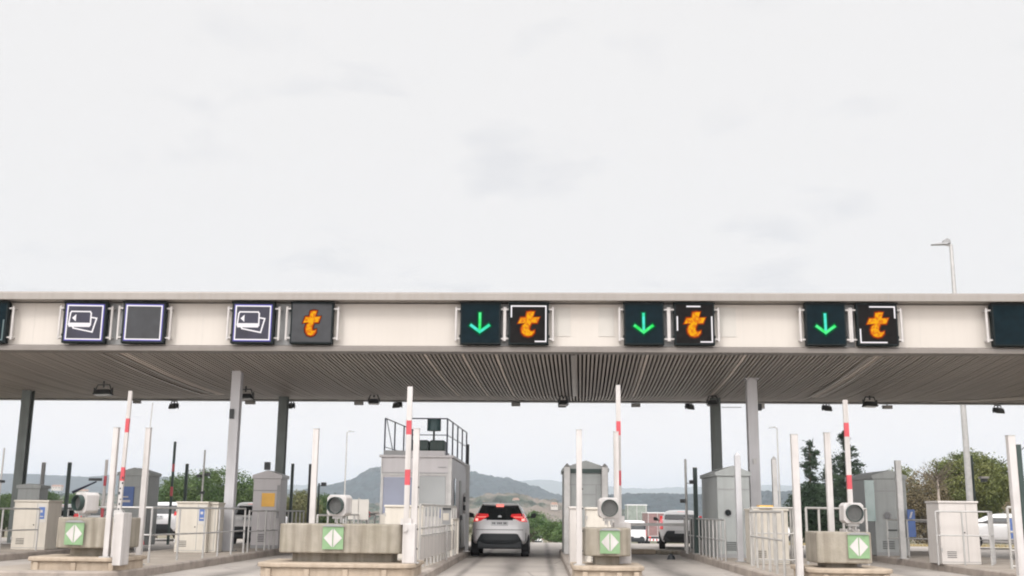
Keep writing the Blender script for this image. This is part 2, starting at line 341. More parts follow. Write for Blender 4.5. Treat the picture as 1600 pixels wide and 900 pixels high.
# small pale farm houses at the foot of the hills
def house(x, y, w, d, h, label, base, roofc='house_roof'):
    t = thing('farm_house', (x, y, base), label, 'house', 'small houses at the foot of the hills')
    MB().box(-w/2, w/2, -d/2, d/2, -1.5, h).build('wall', 'house_wall', t)
    MB().prism([(-w/2-.4, h-.05), (w/2+.4, h-.05), (w/2-1, h+1.9), (-w/2+1, h+1.9)], -d/2-.4, d/2+.4).build('roof', roofc, t)
    mw = MB()
    for k in (-.3, 0, .3): mw.box(k*w-.5, k*w+.5, -d/2-.04, -d/2+.02, h*.4, h*.75)
    mw.build('window', 'glass_dark', t)
mat('house_wall', (.5, .46, .41), .8); mat('house_roof', (.42, .25, .18), .85)
for (px, py, Y, w, lab) in ((752, 788, 980, 7, 'small pale house low on the hillside beside the tall booth'), (866, 790, 960, 6, 'pale low house beyond the bushes near the small green booth'),
                            (78, 761, 1250, 11, 'long pale house on the hillside above the beige ticket cabinet'), (118, 768, 1250, 12, 'short pale house on the hillside above the round lamp'),
                            (806, 783, 980, 6, 'small house on the bare rise above the white car')):
    a, e = prof([(px, py)])[0]; house(a*Y, Y, w, 7, 3.2, lab, e*Y+1.35-2.5)

# ------------------------------------------------------------------ canopy
cano = thing('toll_canopy', (0, 28, 0), 'wide cream and grey toll plaza canopy over the lanes with a slatted underside', 'canopy')
cano.rotation_euler = (0, R(-.13), 0)
X0, X1 = -31, 31
def soff(y):                                       # underside height, y measured from the front panel
    P = [(0, 5.47), (1.5, 5.38), (4, 5.26), (6.5, 5.20), (8.5, 5.20), (10.5, 5.30), (12, 5.42), (13, 5.50)]
    for i in range(len(P)-1):
        if P[i][0] <= y <= P[i+1][0]:
            u = (y-P[i][0])/(P[i+1][0]-P[i][0]); u = u*u*(3-2*u)*.4+u*.6; return P[i][1]*(1-u)+P[i+1][1]*u
    return P[-1][1] if y > 1 else P[0][1]
mb = MB(); mb.box(X0, X1, 0, .12, 5.60, 6.74); mb.build('fascia_panel', 'cream', cano)
for x in (-23.4, -19.9, -16.9, -13.55, -9.0, -5.6, -2.2, 2.05, 5.3, 9.9, 13.4, 17, 20.5):
    MB().box(x-.006, x+.006, -.003, .06, 5.62, 6.72).build('panel_joint', 'patch_grey', cano)
# cornice: sloped lip standing forward of the panel
mb = MB(); mb.prism_x([(-.42, 6.76), (-.42, 6.955), (-.36, 6.99), (.4, 6.99), (.4, 6.76)], X0-.1, X1+.1); mb.build('cornice', 'cornice', cano, bevel=.012)
for x in range(-27, 31, 6): MB().box(x-.004, x+.004, -.424, -.3, 6.765, 6.95).build('cornice_joint', 'edge_grey', cano)
mb = MB(); mb.prism_x([(-.16, 5.44), (-.16, 5.56), (-.12, 5.60), (.3, 5.60), (.3, 5.44)], X0-.05, X1+.05); mb.build('bottom_beam', 'beam', cano, bevel=.008)
# roof slab, dark sheet painted as the shaded void above the slats, rear edge
mb = MB(); mb.prism_x([(.4, 6.74), (.4, 6.95), (13.2, 6.6), (13.2, 6.4)], X0, X1); mb.build('roof', 'edge_grey', cano)
mb = MB(); mb.prism_x([(.3, 5.62), (.3, 5.68), (13.0, 5.72), (13.0, 5.66)], X0, X1); mb.build('void_shade_sheet', 'void', cano)
mb = MB(); mb.box(X0, X1, 13.06, 13.2, 5.47, 6.6); mb.box(X0, X1, 12.86, 13.2, 5.44, 5.48)
mb.build('rear_edge', 'edge_grey', cano)
mb = MB(); mb.box(X0-.2, X0, 0, 13.2, 5.3, 6.6); mb.box(X1, X1+.2, 0, 13.2, 5.3, 6.6); mb.build('end_panel', 'cream', cano)
# slats running away from the road, following the bellied soffit
def slats(x_list, w, y_to, name, m, dz=0.0):
    mb = MB(); st = [.3, 1.2, 2.2, 3.4, 4.6, 5.8, 7.2, 8.6, 9.6, 10.6, 11.6, 12.4, 12.9]; st = [s for s in st if s <= y_to]
    jr = random.Random(5)
    for x in x_list:
        jz = jr.uniform(-.012, .006); v = []
        for y in st:
            z = soff(y)+dz+jz
            k = .036*(y-6)      # the slats run a touch askew to the lanes
            v += [(x+k-w/2, y, z+.05), (x+k-w/2, y, z), (x+k+w/2, y, z), (x+k+w/2, y, z+.05)]
        f = []
        for i in range(len(st)-1):
            for k in range(3): f.append((4*i+k, 4*i+k+1, 4*i+4+k+1, 4*i+4+k))
        f += [(0, 1, 2, 3)]
        mb.add(v, f)
    return mb.build(name, m, cano)
pitch = .112
xs_ = [X0+.1+i*pitch for i in range(int((X1-X0-.2)/pitch))]
pale = [x for x in xs_ if abs(x+1.85) < .06 or abs(x+.98) < .06 or abs(x-2.98) < .06 or abs(x+2.95) < .06 or 9.0 < x < 9.35 or -11.2 < x < -10.95 or 5.6 < x < 5.68]
palef = set(pale)
slats([x for x in xs_ if x not in palef], .055, 13, 'soffit_slats', 'slat')
for x in pale: slats([x], .066, 8.7, 'pale_slat', 'slat_pale')
slats([x for x in pale], .055, 13, 'soffit_slats', 'slat', .006)
# paler service strips set in the soffit
for x, w in ((1.05, .12), (8.9, .09), (9.25, .09), (-11.6, .09), (-11.2, .09)):
    mb = MB(); v = []
    for y in (.35, 2, 4, 6, 8.2): v += [(x+.036*(y-6)-w/2, y, soff(y)-.012), (x+.036*(y-6)+w/2, y, soff(y)-.012)]
    mb.add(v, [(2*i, 2*i+1, 2*i+3, 2*i+2) for i in range(4)]); o = mb.build('soffit_strip', 'cornice', cano); s_ = o.modifiers.new('s', 'SOLIDIFY'); s_.thickness = .02
# curved plain panel at the right end of the soffit
mb = MB(); v = []
for i in range(25):
    u = i/24; x = 13.2+u*10; yf = 12.6 - 9.6*u**.62
    wv = 1.0+2.2*u
    for q in range(5):
        y = min(12.9, max(.35, yf-wv/2+wv*q/4)); v.append((x, y, soff(y)-.016))
mb.add(v, [(5*i+q, 5*i+q+1, 5*i+q+6, 5*i+q+5) for i in range(24) for q in range(4)])
o = mb.build('curved_soffit_panel', 'slat', cano); s_ = o.modifiers.new('s', 'SOLIDIFY'); s_.thickness = .015
# covers over old sign fixings
for x, w in ((.57, .42), (1.72, .4), (4.87, .5), (-14.9, .0)):
    if w: MB().box(x-w/2, x+w/2, -.014, -.002, 5.88, 6.66).build('cover_plate', 'patch_grey', cano)

def col(name, x, y, w, m, label, top):
    t = thing(name, (x, y, .18), label, 'column')
    h = top-.18
    mb = MB(); d = w/2; f = .022                   # H section
    mb.box(-d, d, -d, -d+f, 0, h); mb.box(-d, d, d-f, d, 0, h); mb.box(-f/2-.05, f/2+.05, -d+f, d-f, 0, h)
    mb.build('shaft', m, t)
    MB().box(-d-.08, d+.08, -d-.08, d+.08, 0, .025).build('base_plate', 'galv', t)
    b = MB()
    for sx in (-1, 1):
        for sy in (-1, 1): b.tube((sx*(d+.045), sy*(d+.045), .025), (sx*(d+.045), sy*(d+.045), .06), .018, n=6)
    b.build('bolts', 'galv', t)
    MB().box(-d-.05, d+.05, -d-.05, d+.05, h-.05, h).build('head_plate', m, t)
    return t
cA = col('canopy_column', -8.88, 31.1, .27, 'col_grey', 'tall light grey steel column beside the white box cabinet with a railing', 5.36)
cD = col('canopy_column', 6.22, 32.0, .30, 'col_grey', 'tall light grey steel column between the portholed booth and the yellow topped cabinet', 5.30)
col('canopy_column', -17.15, 35.5, .30, 'col_dark', 'dark leaning looking column at the far left above a grey cabinet', 5.28)
col('canopy_column', -9.05, 37.6, .30, 'col_dark', 'dark column rising behind the booth with the yellow notice', 5.36)
col('canopy_column', 5.95, 37.0, .32, 'col_dark', 'dark column rising behind the grey booth with a porthole', 5.33)
for c in (cA, cD): MB().box(-.12, .0, -.2, -.14, 3.72, 4.0).build('small_box', 'dark_metal', c) if c is cA else MB().box(-.05, .05, -.19, -.15, 2.6, 2.75).build('small_box', 'galv', c)

# ------------------------------------------------------------------ lane signs on the fascia
T_POLY = [(1095,255),(1150,246),(1205,248),(1180,328),(1275,325),(1238,405),(1160,408),(1135,460),(1132,495),(1150,520),(1182,518),(1207,503),(1200,540),(1165,580),(1115,593),(1060,580),(1025,540),(1016,490),(1035,440),(1068,408),(970,414),(1010,332),(1080,328)]
def norm(pts, x0=855., w=530., y1=685., h=545.): return [((x-x0)/w-.5, (y1-y)/h) for x, y in pts]
def grow(pts, k):
    cx = sum(p[0] for p in pts)/len(pts); n = len(pts); out = []
    ar = sum(pts[i][0]*pts[(i+1)%n][1]-pts[(i+1)%n][0]*pts[i][1] for i in range(n)); sg = 1 if ar > 0 else -1
    for i in range(n):
        a, b, c = Vector(pts[i-1]), Vector(pts[i]), Vector(pts[(i+1)%n])
        n1 = Vector(((b-a).y, -(b-a).x)).normalized()*sg; n2 = Vector(((c-b).y, -(c-b).x)).normalized()*sg
        m = (n1+n2); m = m.normalized() if m.length > .2 else n1
        out.append((b.x+m.x*k, b.y+m.y*k))
    return out
def stroke(mb, pts, w, y0, y1, mi=0):
    for (a, b) in zip(pts[:-1], pts[1:]):
        a = Vector(a); b = Vector(b); d = (b-a).normalized(); p = Vector((-d.y, d.x))*w/2; a2 = a-d*w*.45; b2 = b+d*w*.45
        mb.prism([tuple(a2-p), tuple(b2-p), tuple(b2+p), tuple(a2+p)], y0, y1, mi)
def sign(x, w, kind, label, z0=5.62, h=1.10, rz=0, frame=None, screen='screen', orange='led_orange', green=('led_green', 'led_cyan'), tw=1.0):
    t = thing('lane_sign', (x, 27.70, z0+x*.0023), label, 'lane sign', 'lit lane signs along the canopy front', rz)
    d = .2
    MB().box(-w/2, w/2, 0, d, 0, h).build('housing', 'housing', t, bevel=.012)
    MB().box(-w/2+.045, w/2-.045, -.006, .004, .045, h-.045).build('screen', screen, t)
    MB().box(-w/2-.02, w/2+.02, -.03, .02, h-.012, h+.01).build('hood', 'housing', t)
    hb = MB()
    for s in (-1, 1):
        for zz in (.2*h, .8*h): hb.box(s*(w/2+.012)-.014, s*(w/2+.012)+.014, .03, .09, zz-.03, zz+.03)
    hb.build('hinges', 'housing', t)
    for s in (-1, 1):
        b = MB(); xx = s*(w/2+.115); b.tube((xx, .08, .10), (xx, .08, h-.10), .032, n=8)
        for zz in (.16, h-.16): b.box(min(xx, s*w/2), max(xx, s*w/2), .06, .10, zz-.02, zz+.02); b.box(xx-.02, xx+.02, .08, .29, zz-.02, zz+.02)
        b.build('bracket', 'white', t)
    X = lambda u: u*w; Z = lambda v: v*h
    def S(pts): return [(X(a), Z(b)) for a, b in pts]
    if kind == 't':
        p = S([(a*tw*.95, .53+(b-.53)*.95) for a, b in norm(T_POLY)]); MB().prism(grow(p, .050), -.009, -.005).build('symbol_halo', 'led_orange_halo', t); MB().prism(grow(p, .016), -.0125, -.009).build('symbol_glow', 'led_orange_glow', t); MB().prism(grow(p, -.012), -.018, -.012).build('symbol', orange, t)  # two larger outlines behind the letter imitate its glow
    if kind == 'arrow':
        A = S([((447-183)/542-.5, (685-285)/545), ((447-183)/542-.5, (685-500)/545)]); B = S([(a, b) for a, b in [((332-183)/542-.5, (685-440)/545), ((447-183)/542-.5, (685-522)/545), ((565-183)/542-.5, (685-440)/545)]])
        r = MB(); stroke(r, A, .17, -.009, -.005); stroke(r, B, .18, -.0091, -.0049); r.build('symbol_halo', 'led_green_halo', t); r = MB(); stroke(r, A, .112, -.012, -.0092); stroke(r, B, .122, -.0121, -.0093); r.build('symbol_glow', 'led_green_glow', t)  # wider strokes behind the arrow imitate its glow
        m = MB(); stroke(m, A, .068, -.018, -.012); m.build('arrow_shaft', green[0], t)
        m = MB(); stroke(m, B, .074, -.0185, -.012); m.build('arrow_head', green[1], t)
    if kind in ('card', 'frame'):
        m = MB(); F = [(-.405, .09), (-.405, .905), (.405, .905), (.405, .09), (-.405, .09)]; stroke(m, S(F), .034, -.016, -.006); m.build('border', 'led_white', t)
        m = MB(); stroke(m, S([(-.425, .068), (-.425, .928), (.425, .928), (.425, .068), (-.425, .068)]), .03, -.010, -.0045); m.build('border_glow', 'violet_glow', t)  # glow of the border painted as a violet strip
    if kind == 'card':
        C1 = [(-.36, .44), (-.34, .40), (.12, .40), (.145, .44), (.145, .72), (.12, .76), (-.31, .76), (-.335, .72), (-.36, .44)]
        m = MB(); stroke(m, S(C1), .034, -.016, -.006)
        m.prism(S([(-.36, .405), (.14, .405), (.14, .485), (-.355, .485)]), -.0165, -.006)
        m.prism(S([(-.29, .60), (-.20, .69), (-.20, .52)]), -.0165, -.006)
        stroke(m, S([(.15, .62), (.28, .60), (.20, .265), (-.24, .355), (-.27, .40)]), .036, -.0155, -.006)
        m.build('card_symbol', 'led_white', t)
    if frame:
        for seg in frame:
          m = MB(); stroke(m, S(seg), .034, -.016, -.006)
          m.build('border', 'led_white' if kind != 'dim' else 'led_dim', t)
    return t
l_, r2_, b_, t_ = -.43, .43, .07, .92
sign(-14.75, 1.16, 'dim', 'dark lane sign cut by the picture edge, left of both card signs', screen='screen', frame=[[(r2_, .55), (r2_, b_), (.05, b_)]], rz=R(2))
sign(-12.08, 1.13, 'card', 'card payment sign beside the empty white square sign', screen='screen_violet', rz=R(3))
sign(-10.50, 1.13, 'frame', 'sign showing only an empty white square outline', screen='screen_grey', rz=R(3))
sign(-7.60, 1.12, 'card', 'card payment sign beside the grey sign with an orange letter', screen='screen_violet', rz=R(1.5))
s = sign(-6.04, 1.12, 't', 'grey lane sign with an orange letter t and no white border', screen='screen_grey', rz=R(1.5), tw=.74)
sign(-1.60, 1.06, 'arrow', 'green down arrow sign above the lane with the silver car', screen='screen')
sign(-.34, 1.05, 't', 'orange letter t sign whose white border is nearly complete', screen='screen_warm', frame=[[(l_, .66), (l_, t_), (r2_, t_), (r2_, b_), (.17, b_)]])
sign(2.67, 1.04, 'arrow', 'green down arrow sign beside the t sign with a broken four piece border', screen='screen', green=('led_cyan', 'led_green'))
sign(3.98, 1.04, 't', 'orange letter t sign with a broken white border in three pieces', screen='screen_warm', frame=[[(-.18, t_), (.14, t_)], [(l_, .67), (l_, .35)], [(r2_, .67), (r2_, b_), (.15, b_)]])
sign(7.37, 1.04, 'arrow', 'green down arrow sign farthest right, beside the t with two corner brackets', screen='screen', green=('led_cyan', 'led_green'))
sign(8.70, 1.05, 't', 'orange letter t sign with two opposite white corner brackets', screen='screen_warm', frame=[[(-.17, t_), (r2_, t_), (r2_, .66)], [(l_, .38), (l_, b_), (.2, b_)]])
sign(12.20, 1.10, 'blank', 'blank dark navy lane sign at the far right end', screen='screen')
for x, w in ((-11.29, .5), (-6.82, .5), (-.97, .26), (3.33, .3), (8.04, .3)): MB().box(x-w/2, x+w/2, -.016, -.002, 5.62, 6.73).build('sign_backing', 'edge_grey', cano)
# ------------------------------------------------------------------ lamps and boxes under the canopy
def floodlight(x, y, z, w, tilt, turn, label, drop=.25, group='floodlights under the canopy'):
    t = thing('floodlight', (x, y, z), label, 'floodlight', group, turn); t.scale = (1.15, 1.15, 1.15)
    b = MB(); b.tube((0, 0, drop), (0, 0, .02), .022); b.box(-w/3, w/3, -.02, .02, .08, .11); b.tube((-w/3, 0, .09), (-w/2, 0, -.1), .018, n=6); b.tube((w/3, 0, .09), (w/2, 0, -.1), .018, n=6)
    for s in (-1, 1): b.box(s*(w/2+.01)-.008, s*(w/2+.01)+.008, -.02, .02, -.16, .02)
    b.box(-.07, .07, -.07, .07, drop-.012, drop); b.build('bracket', 'dark_metal', t)
    m = MB(); d = .17
    m.v = [(-w/2, -.02, 0), (w/2, -.02, 0), (w/2, .20, 0), (-w/2, .20, 0), (-w/3, .03, .14), (w/3, .03, .14), (w/3, .15, .14), (-w/3, .15, .14)]
    m.f = [(0, 1, 2, 3), (7, 6, 5, 4), (0, 4, 5, 1), (1, 5, 6, 2), (2, 6, 7, 3), (3, 7, 4, 0)]; m.mi = [0]*6
    o = m.build('lamp_housing', 'dark_metal', t, bevel=.01); o.location = (0, -.09, -.16); o.rotation_euler = (tilt, 0, 0)
    g = MB().box(-w/2+.02, w/2-.02, 0, .18, -.012, -.002).build('lens', 'glass_grey', o)
    return t
FL = [(-13.6, 33, 5.0, .55, 'large bracketed floodlight under the canopy nearest the dark left column'),
      (-9.42, 34, 5.0, .45, 'bracketed floodlight just behind the light grey column by the white box cabinet'),
      (-5.7, 36.5, 5.12, .32, 'small floodlight under the canopy above the traffic lamp on the long planter'),
      (.75, 36.5, 5.12, .28, 'small floodlight on a dark stem above the small green booth'),
      (5.7, 36.0, 5.10, .32, 'floodlight at the head of the dark column over the portholed booth'),
      (10.9, 36, 5.1, .45, 'blurred looking floodlight under the soffit right of the last boom')]
for i, (x, y, z, w, lab) in enumerate(FL): floodlight(x, y, z-.02, w, R(-8), R((-14, -8, 8, 0, -10, 20)[i]), lab, .30)
EL = [(-14.2, 41.3, 5.30, .32, R(-20), 'paired dark floodlight on the rear edge near the leftmost boom top', .22),
      (-9.65, 41.3, 5.34, .28, R(-25), 'small floodlight on the rear edge touching the dark column', .18),
      (-5.52, 41.3, 5.40, .32, R(-30), 'tilted floodlight on the rear edge just left of the boom by the tall booth', .18),
      (.80, 41.3, 5.46, .24, R(0), 'floodlight on the rear edge right above the gap beside the small green booth', .18),
      (5.65, 41.3, 5.42, .30, R(35), 'tilted floodlight on the rear edge left of the dark column over the porthole', .18),
      (10.85, 41.3, 5.40, .34, R(30), 'floodlight on the rear edge left of the fourth boom top', .18),
      (17.3, 41.3, 5.36, .40, R(25), 'floodlight on the rear edge at the far right', .2)]
for x, y, z, w, tn, lab, dr in EL: floodlight(x, y, z, w, R(28), tn, lab, dr, 'floodlights on the canopy rear edge')
BX = [(-20.0, .24, 'small grey box under the rear edge left of the dark left column'), (-15.6, .28, 'grey sensor box under the rear edge beside the leftmost boom'),
      (-11.2, .38, 'grey sensor box under the rear edge between the light and dark columns'), (-7.0, .34, 'grey sensor box under the rear edge between dark column and tall booth'),
      (-.97, .34, 'grey sensor box under the rear edge above the silver car'), (3.6, .34, 'grey sensor box under the rear edge right of the third boom'), (13.1, .36, 'grey sensor box under the rear edge above the umbrella pine')]
for x, w, lab in BX:
    t = thing('sensor_box', (x, 41.15, 5.30), lab, 'sensor box', 'sensor boxes under the canopy rear edge')
    MB().box(-w/2, w/2, -.08, .08, 0, .13).build('case', 'edge_grey', t, bevel=.008); MB().box(-w/2+.02, w/2-.02, -.09, -.075, .02, .11).build('front', 'galv', t); MB().tube((0, 0, .13), (0, 0, .24), .02, n=6).build('stem', 'dark_metal', t)
t = thing('camera_unit', (7.15, 36, 4.72), 'dark camera box on a bracket beside the right light grey column', 'camera')
MB().box(-.2, .16, -.12, .12, 0, .22).build('case', 'dark_metal', t, bevel=.01); MB().box(.16, .26, -.08, .08, .06, .24).build('hood', 'galv', t); MB().tube((0, 0, .2), (0, 0, .58), .02).build('stem', 'dark_metal', t); MB().tube((-.5, 0, .1), (-1.15, 0, .1), .012).build('arm', 'galv', t)

# ------------------------------------------------------------------ island noses
def plan(x0, x1, y0, y1, r, n=7):                  # front corners rounded
    p = [(x1, y1), (x0, y1)]
    for cx, a0 in ((x0+r, 180), (x1-r, 270)):
        for i in range(n+1):
            a = R(a0+90*i/n); p.append((cx+r*math.cos(a), y0+r+r*math.sin(a)))
    return p[::-1]
def nose(x0, x1, bx0, bx1, y, zb, zt, label, r=.18, length=.9, bl_=1.3, grp='concrete island noses'):
    t = thing('island_nose', ((x0+x1)/2, y, 0), label, 'concrete block', grp); c = (x0+x1)/2
    # base: fluted cast foot with an overhanging cap
    base = MB(); P = plan(bx0-c+.04, bx1-c-.04, -.35, bl_-.1, .32)
    base.prism_z(P, -.01, .34); base.build('foot', 'concrete_warm', t, bevel=.02)
    w = bx1-bx0-.1; k = max(4, int(w/.34))
    for i in range(k):
        xx = bx0-c+.08+(i+.5)*w/k
        if i % 2 == 0 or w < 1.4: MB().box(xx-.05, xx+.05, -.385, -.30, .02, .325).build('rib', 'concrete_warm', t, bevel=.015)
    cap = MB(); cap.prism_z(plan(bx0-c, bx1-c, -.42, bl_, .34), .342, .42); cap.build('cap', 'concrete_warm', t, bevel=.02)
    rec = MB(); rec.prism_z(plan(x0-c+.2, x1-c-.2, .28, length-.05, .05), .422, zb+.03); rec.build('plinth', 'concrete', t)
    bl = MB(); bl.prism_z(plan(x0-c, x1-c, 0, length, r), zb, zt); bl.build('planter_wall', 'concrete', t, bevel=.025)
    return t
def green_mark(x, y, z, w, h, rz, label):
    t = thing('hazard_panel', (x, y, z), label, 'marker panel', 'green panels with a white diamond', rz)
    MB().box(-w/2, w/2, -.015, 0, 0, h).build('plate', 'green_panel', t)
    m = MB(); d = .035
    m.prism([(-w*.44, h/2), (-.010, h*.09), (-.010, h*.91)], -.022, -.0155); m.prism([(w*.44, h/2), (.010, h*.09), (.010, h*.91)], -.022, -.0155); m.build('diamond', 'white', t)
    MB().prism([(-w/2-.02, h+.004), (w/2+.02, h+.004), (w*.3, h+.045), (-w*.3, h+.045)], -.035, 0).build('hood', 'edge_grey', t)
nose(-9.45, -8.10, -9.85, -7.95, 21.2, .58, 1.16, 'concrete nose block of the island left of the long planter', .14, bl_=1.0)
nose(-4.78, -2.50, -5.10, -2.24, 20.0, .58, 1.10, 'long low concrete planter wall beside the lane with the silver car', .12)
nose(.78, 1.64, .56, 1.86, 20.0, .58, 1.08, 'narrow concrete nose block in front of the small green booth', .2)
nose(4.97, 5.95, 4.76, 6.25, 20.0, .50, 1.05, 'concrete nose block in front of the fourth boom and the conifers', .06)
green_mark(-9.04, 21.16, .64, .38, .42, R(-5), 'green panel with white diamond on the block nearest the left edge, slightly turned')
green_mark(-3.775, 19.98, .65, .38, .40, 0, 'green panel with white diamond set into the long planter wall')
green_mark(1.25, 19.98, .63, .36, .40, 0, 'green panel with white diamond below the lamp beside the small green booth')
green_mark(5.70, 19.98, .59, .38, .41, 0, 'green panel with white diamond on the block before the conifers')

def traffic_lamp(x, y, z, rz, label, s=.37, visor=.07):
    t = thing('traffic_lamp', (x, y, z), label, 'traffic light', 'round lane lamps on the island noses', rz)
    h = s/2
    MB().prism([(-h+.05, 0), (h-.05, 0), (h, .05), (h, s-.05), (h-.05, s), (-h+.05, s), (-h, s-.05), (-h, .05)], -.02, .26).build('housing', 'white', t, bevel=.012)
    m = MB(); n = 28
    for a, b, y0, y1 in ((.155, .145, -.02-visor, -.02),):
        vs = [(a*math.cos(6.28318*i/n), y0, h+a*math.sin(6.28318*i/n)) for i in range(n)] + [(a*math.cos(6.28318*i/n), y1, h+a*math.sin(6.28318*i/n)) for i in range(n)]
        vi = [(b*math.cos(6.28318*i/n), y0, h+b*math.sin(6.28318*i/n)) for i in range(n)] + [(b*math.cos(6.28318*i/n), y1, h+b*math.sin(6.28318*i/n)) for i in range(n)]
        m.add(vs, [(i, (i+1)%n, n+(i+1)%n, n+i) for i in range(n)]); m.add(vi, [(i, (i+1)%n, n+(i+1)%n, n+i) for i in range(n)])
        m.add(vs[:n]+vi[:n], [(i, (i+1)%n, n+(i+1)%n, n+i) for i in range(n)])
    m.build('visor', 'dark_green', t, smooth=False)
    MB().tube((0, -.030, h), (0, -.021, h), .143, n=28).build('lens', 'lens', t)
    dots = MB()
    for i in range(-5, 6):
        for j in range(-5, 6):
            if i*i+j*j < 25: dots.box(i*.024-.006, i*.024+.006, -.034, -.0305, h+j*.024-.006, h+j*.024+.006)
    dots.build('lens_dots', 'plastic', t)
    b = MB(); b.tube((-.05, .1, 0), (-.05, .1, -.12), .025); b.tube((.05, .1, 0), (.05, .1, -.12), .025); b.box(-.1, .1, .04, .16, -.05, 0); b.build('stand', 'galv', t)
    return t
traffic_lamp(-9.0, 21.25, 1.24, R(-34), 'round lamp turned to the left in a white box on the leftmost nose block', .40, .10)
traffic_lamp(-3.78, 20.25, 1.24, R(-14), 'round lamp in a white rounded box on the long planter wall', .385, .10)
traffic_lamp(1.26, 20.25, 1.25, R(4), 'round lamp in a white box beside the third boom, before the small green booth', .37)
traffic_lamp(5.72, 20.25, 1.20, R(3), 'round lamp in a white box under the boom before the conifers', .37)

# ------------------------------------------------------------------ raised booms
def boom(x, y, z0, z1, bands, label, hx0, hx1, hz0, hz1, w=.095, lean=0.0, scuff=False):
    t = thing('boom_barrier', (x, y, hz0), label, 'barrier', 'raised red and white booms')
    X = lambda z: lean*(z-z0)
    zz = sorted([z0-hz0, z1-hz0] + [b-hz0 for p in bands for b in p])
    for i in range(len(zz)-1):
        a, b = zz[i], zz[i+1]; red = any(abs(a-(p[0]-hz0)) < .001 for p in bands)
        m = MB(); c0 = lean*(a+hz0-z0); c1 = lean*(b+hz0-z0)
        m.v = [(c0-w/2, -.03, a), (c0+w/2, -.03, a), (c0+w/2, .03, a), (c0-w/2, .03, a), (c1-w/2, -.03, b), (c1+w/2, -.03, b), (c1+w/2, .03, b), (c1-w/2, .03, b)]
        m.f = [(0,3,2,1),(4,5,6,7),(0,1,5,4),(1,2,6,5),(2,3,7,6),(3,0,4,7)]; m.mi = [0]*6
        m.build('red_band' if red else 'arm', 'red' if red else 'white', t)
    h = MB(); h.box(hx0-x, hx1-x, -.10, .32, 0, hz1-hz0); h.build('cabinet', 'white', t, bevel=.012)
    k = MB(); k.box(-w/2-.05, w/2+.05, -.05, .07, z0-hz0-.02, z0-hz0+.09); k.tube((0, -.14, z0-hz0-.1), (0, .1, z0-hz0-.1), .045); k.build('pivot', 'galv' if scuff else 'white', t)
    if scuff:
        s = MB(); rnd = random.Random(3)
        for i in range(7):
            z = z0-hz0+.08+i*.1; u = rnd.uniform(-.03, .02); s.box(u, u+.03, -.034, -.03, z, z+rnd.uniform(.02, .06))
        s.build('scuffs', 'plastic', t)
    return t
boom(-8.10, 20.9, 1.22, 3.60, [(1.86, 2.12), (2.79, 3.06)], 'raised boom nearest the left edge, scuffed at its foot', -8.16, -7.98, .42, 1.24, .068, .014, True)
MB_ = MB().box(.0, .16, -.16, .26, -.14, .84); t = [o for o in COL.objects if o.name.startswith('boom_barrier')][-1]; MB_.build('side_post', 'white', t, bevel=.012)
boom(-2.45, 20.0, 1.12, 3.62, [(1.81, 2.09), (2.73, 2.99)], 'raised boom standing before the tall flat topped booth', -2.50, -2.27, .42, 1.12)
boom(1.49, 20.9, 1.2, 3.78, [(1.86, 2.14), (2.81, 3.08)], 'raised boom between the silver car and the white car', 1.35, 1.70, .42, 1.18, .085)
boom(5.74, 20.5, 1.2, 3.48, [(1.82, 2.08), (2.79, 3.05)], 'raised boom before the tall conifers', 5.60, 5.86, .42, 1.10, .085)

# ------------------------------------------------------------------ marker posts on the islands
def post(x, y, z0, z1, w, m, label, grp, tip=False, kind='marker_post', foot=True, cap=True, bolts=False, d=None):
    t = thing(kind, (x, y, z0), label, 'post', grp); h = z1-z0; d = d or w
    mb = MB(); mb.box(-w/2, w/2, -d/2, d/2, 0, h); mb.build('shaft', m, t, bevel=.006)
    if tip:
        c = MB(); c.add([(-w/2, -d/2, h), (w/2, -d/2, h), (w/2, d/2, h), (-w/2, d/2, h), (0, 0, h+.1)], [(0, 1, 4), (1, 2, 4), (2, 3, 4), (3, 0, 4)]); c.build('tip', m, t)
    elif cap: MB().box(-w/2-.006, w/2+.006, -d/2-.006, d/2+.006, h, h+.012).build('cap', 'galv', t)
    if foot: MB().box(-w/2-.05, w/2+.05, -d/2-.05, d/2+.05, 0, .02).build('foot_plate', 'galv', t)
    if bolts:
        b = MB()
        for z in (.25, .6, 1.0, 1.35): b.tube((w/2, -.02, z), (w/2+.02, -.02, z), .018, n=6)
        b.build('bolts', 'dark_metal', t)
    return t
W = 'white posts at the island noses'; G = 'grey posts along the islands'
post(-8.30, 20.95, .42, 2.88, .10, 'white', 'white post rising from the leftmost nose block beside its boom', W)
post(-8.42, 23.0, .18, 3.03, .11, 'white', 'white post with a thin rod on top, before the beige ticket cabinets', W)
MB().tube((.0, .06, 2.8), (.02, .06, 3.40), .012).build('rod', 'galv', [o for o in COL.objects if o.name.startswith('marker_post')][-1])
post(-4.30, 20.6, .42, 2.86, .105, 'white', 'white post behind the long planter wall, left of its lamp', W)
post(-2.31, 20.05, .42, 2.84, .11, 'white', 'white post pressed against the boom by the tall booth', W, bolts=True)
post(.70, 20.05, .42, 2.84, .10, 'white', 'white post at the kerb before the small green booth', W, bolts=True)
post(1.43, 20.75, .42, 2.86, .095, 'white', 'white post half hidden behind the boom right of the small green booth', W)
post(4.66, 20.1, .18, 2.79, .12, 'white', 'tall white post beside the railing left of the conifers', W, bolts=True)
post(5.42, 20.7, .42, 2.87, .105, 'white', 'white post between the two conifers and the fourth lamp', W)
post(8.60, 20.1, .0, 2.80, .13, 'white', 'white post at the right edge of the picture', W, bolts=True)
post(-17.55, 38, 0, 2.88, .11, 'edge_grey', 'grey post left of the white roofed vehicle, nearer the dark column', G)
post(-16.8, 38.4, 0, 2.91, .11, 'dark_green', 'dark green post just above the round lamp at left', G)
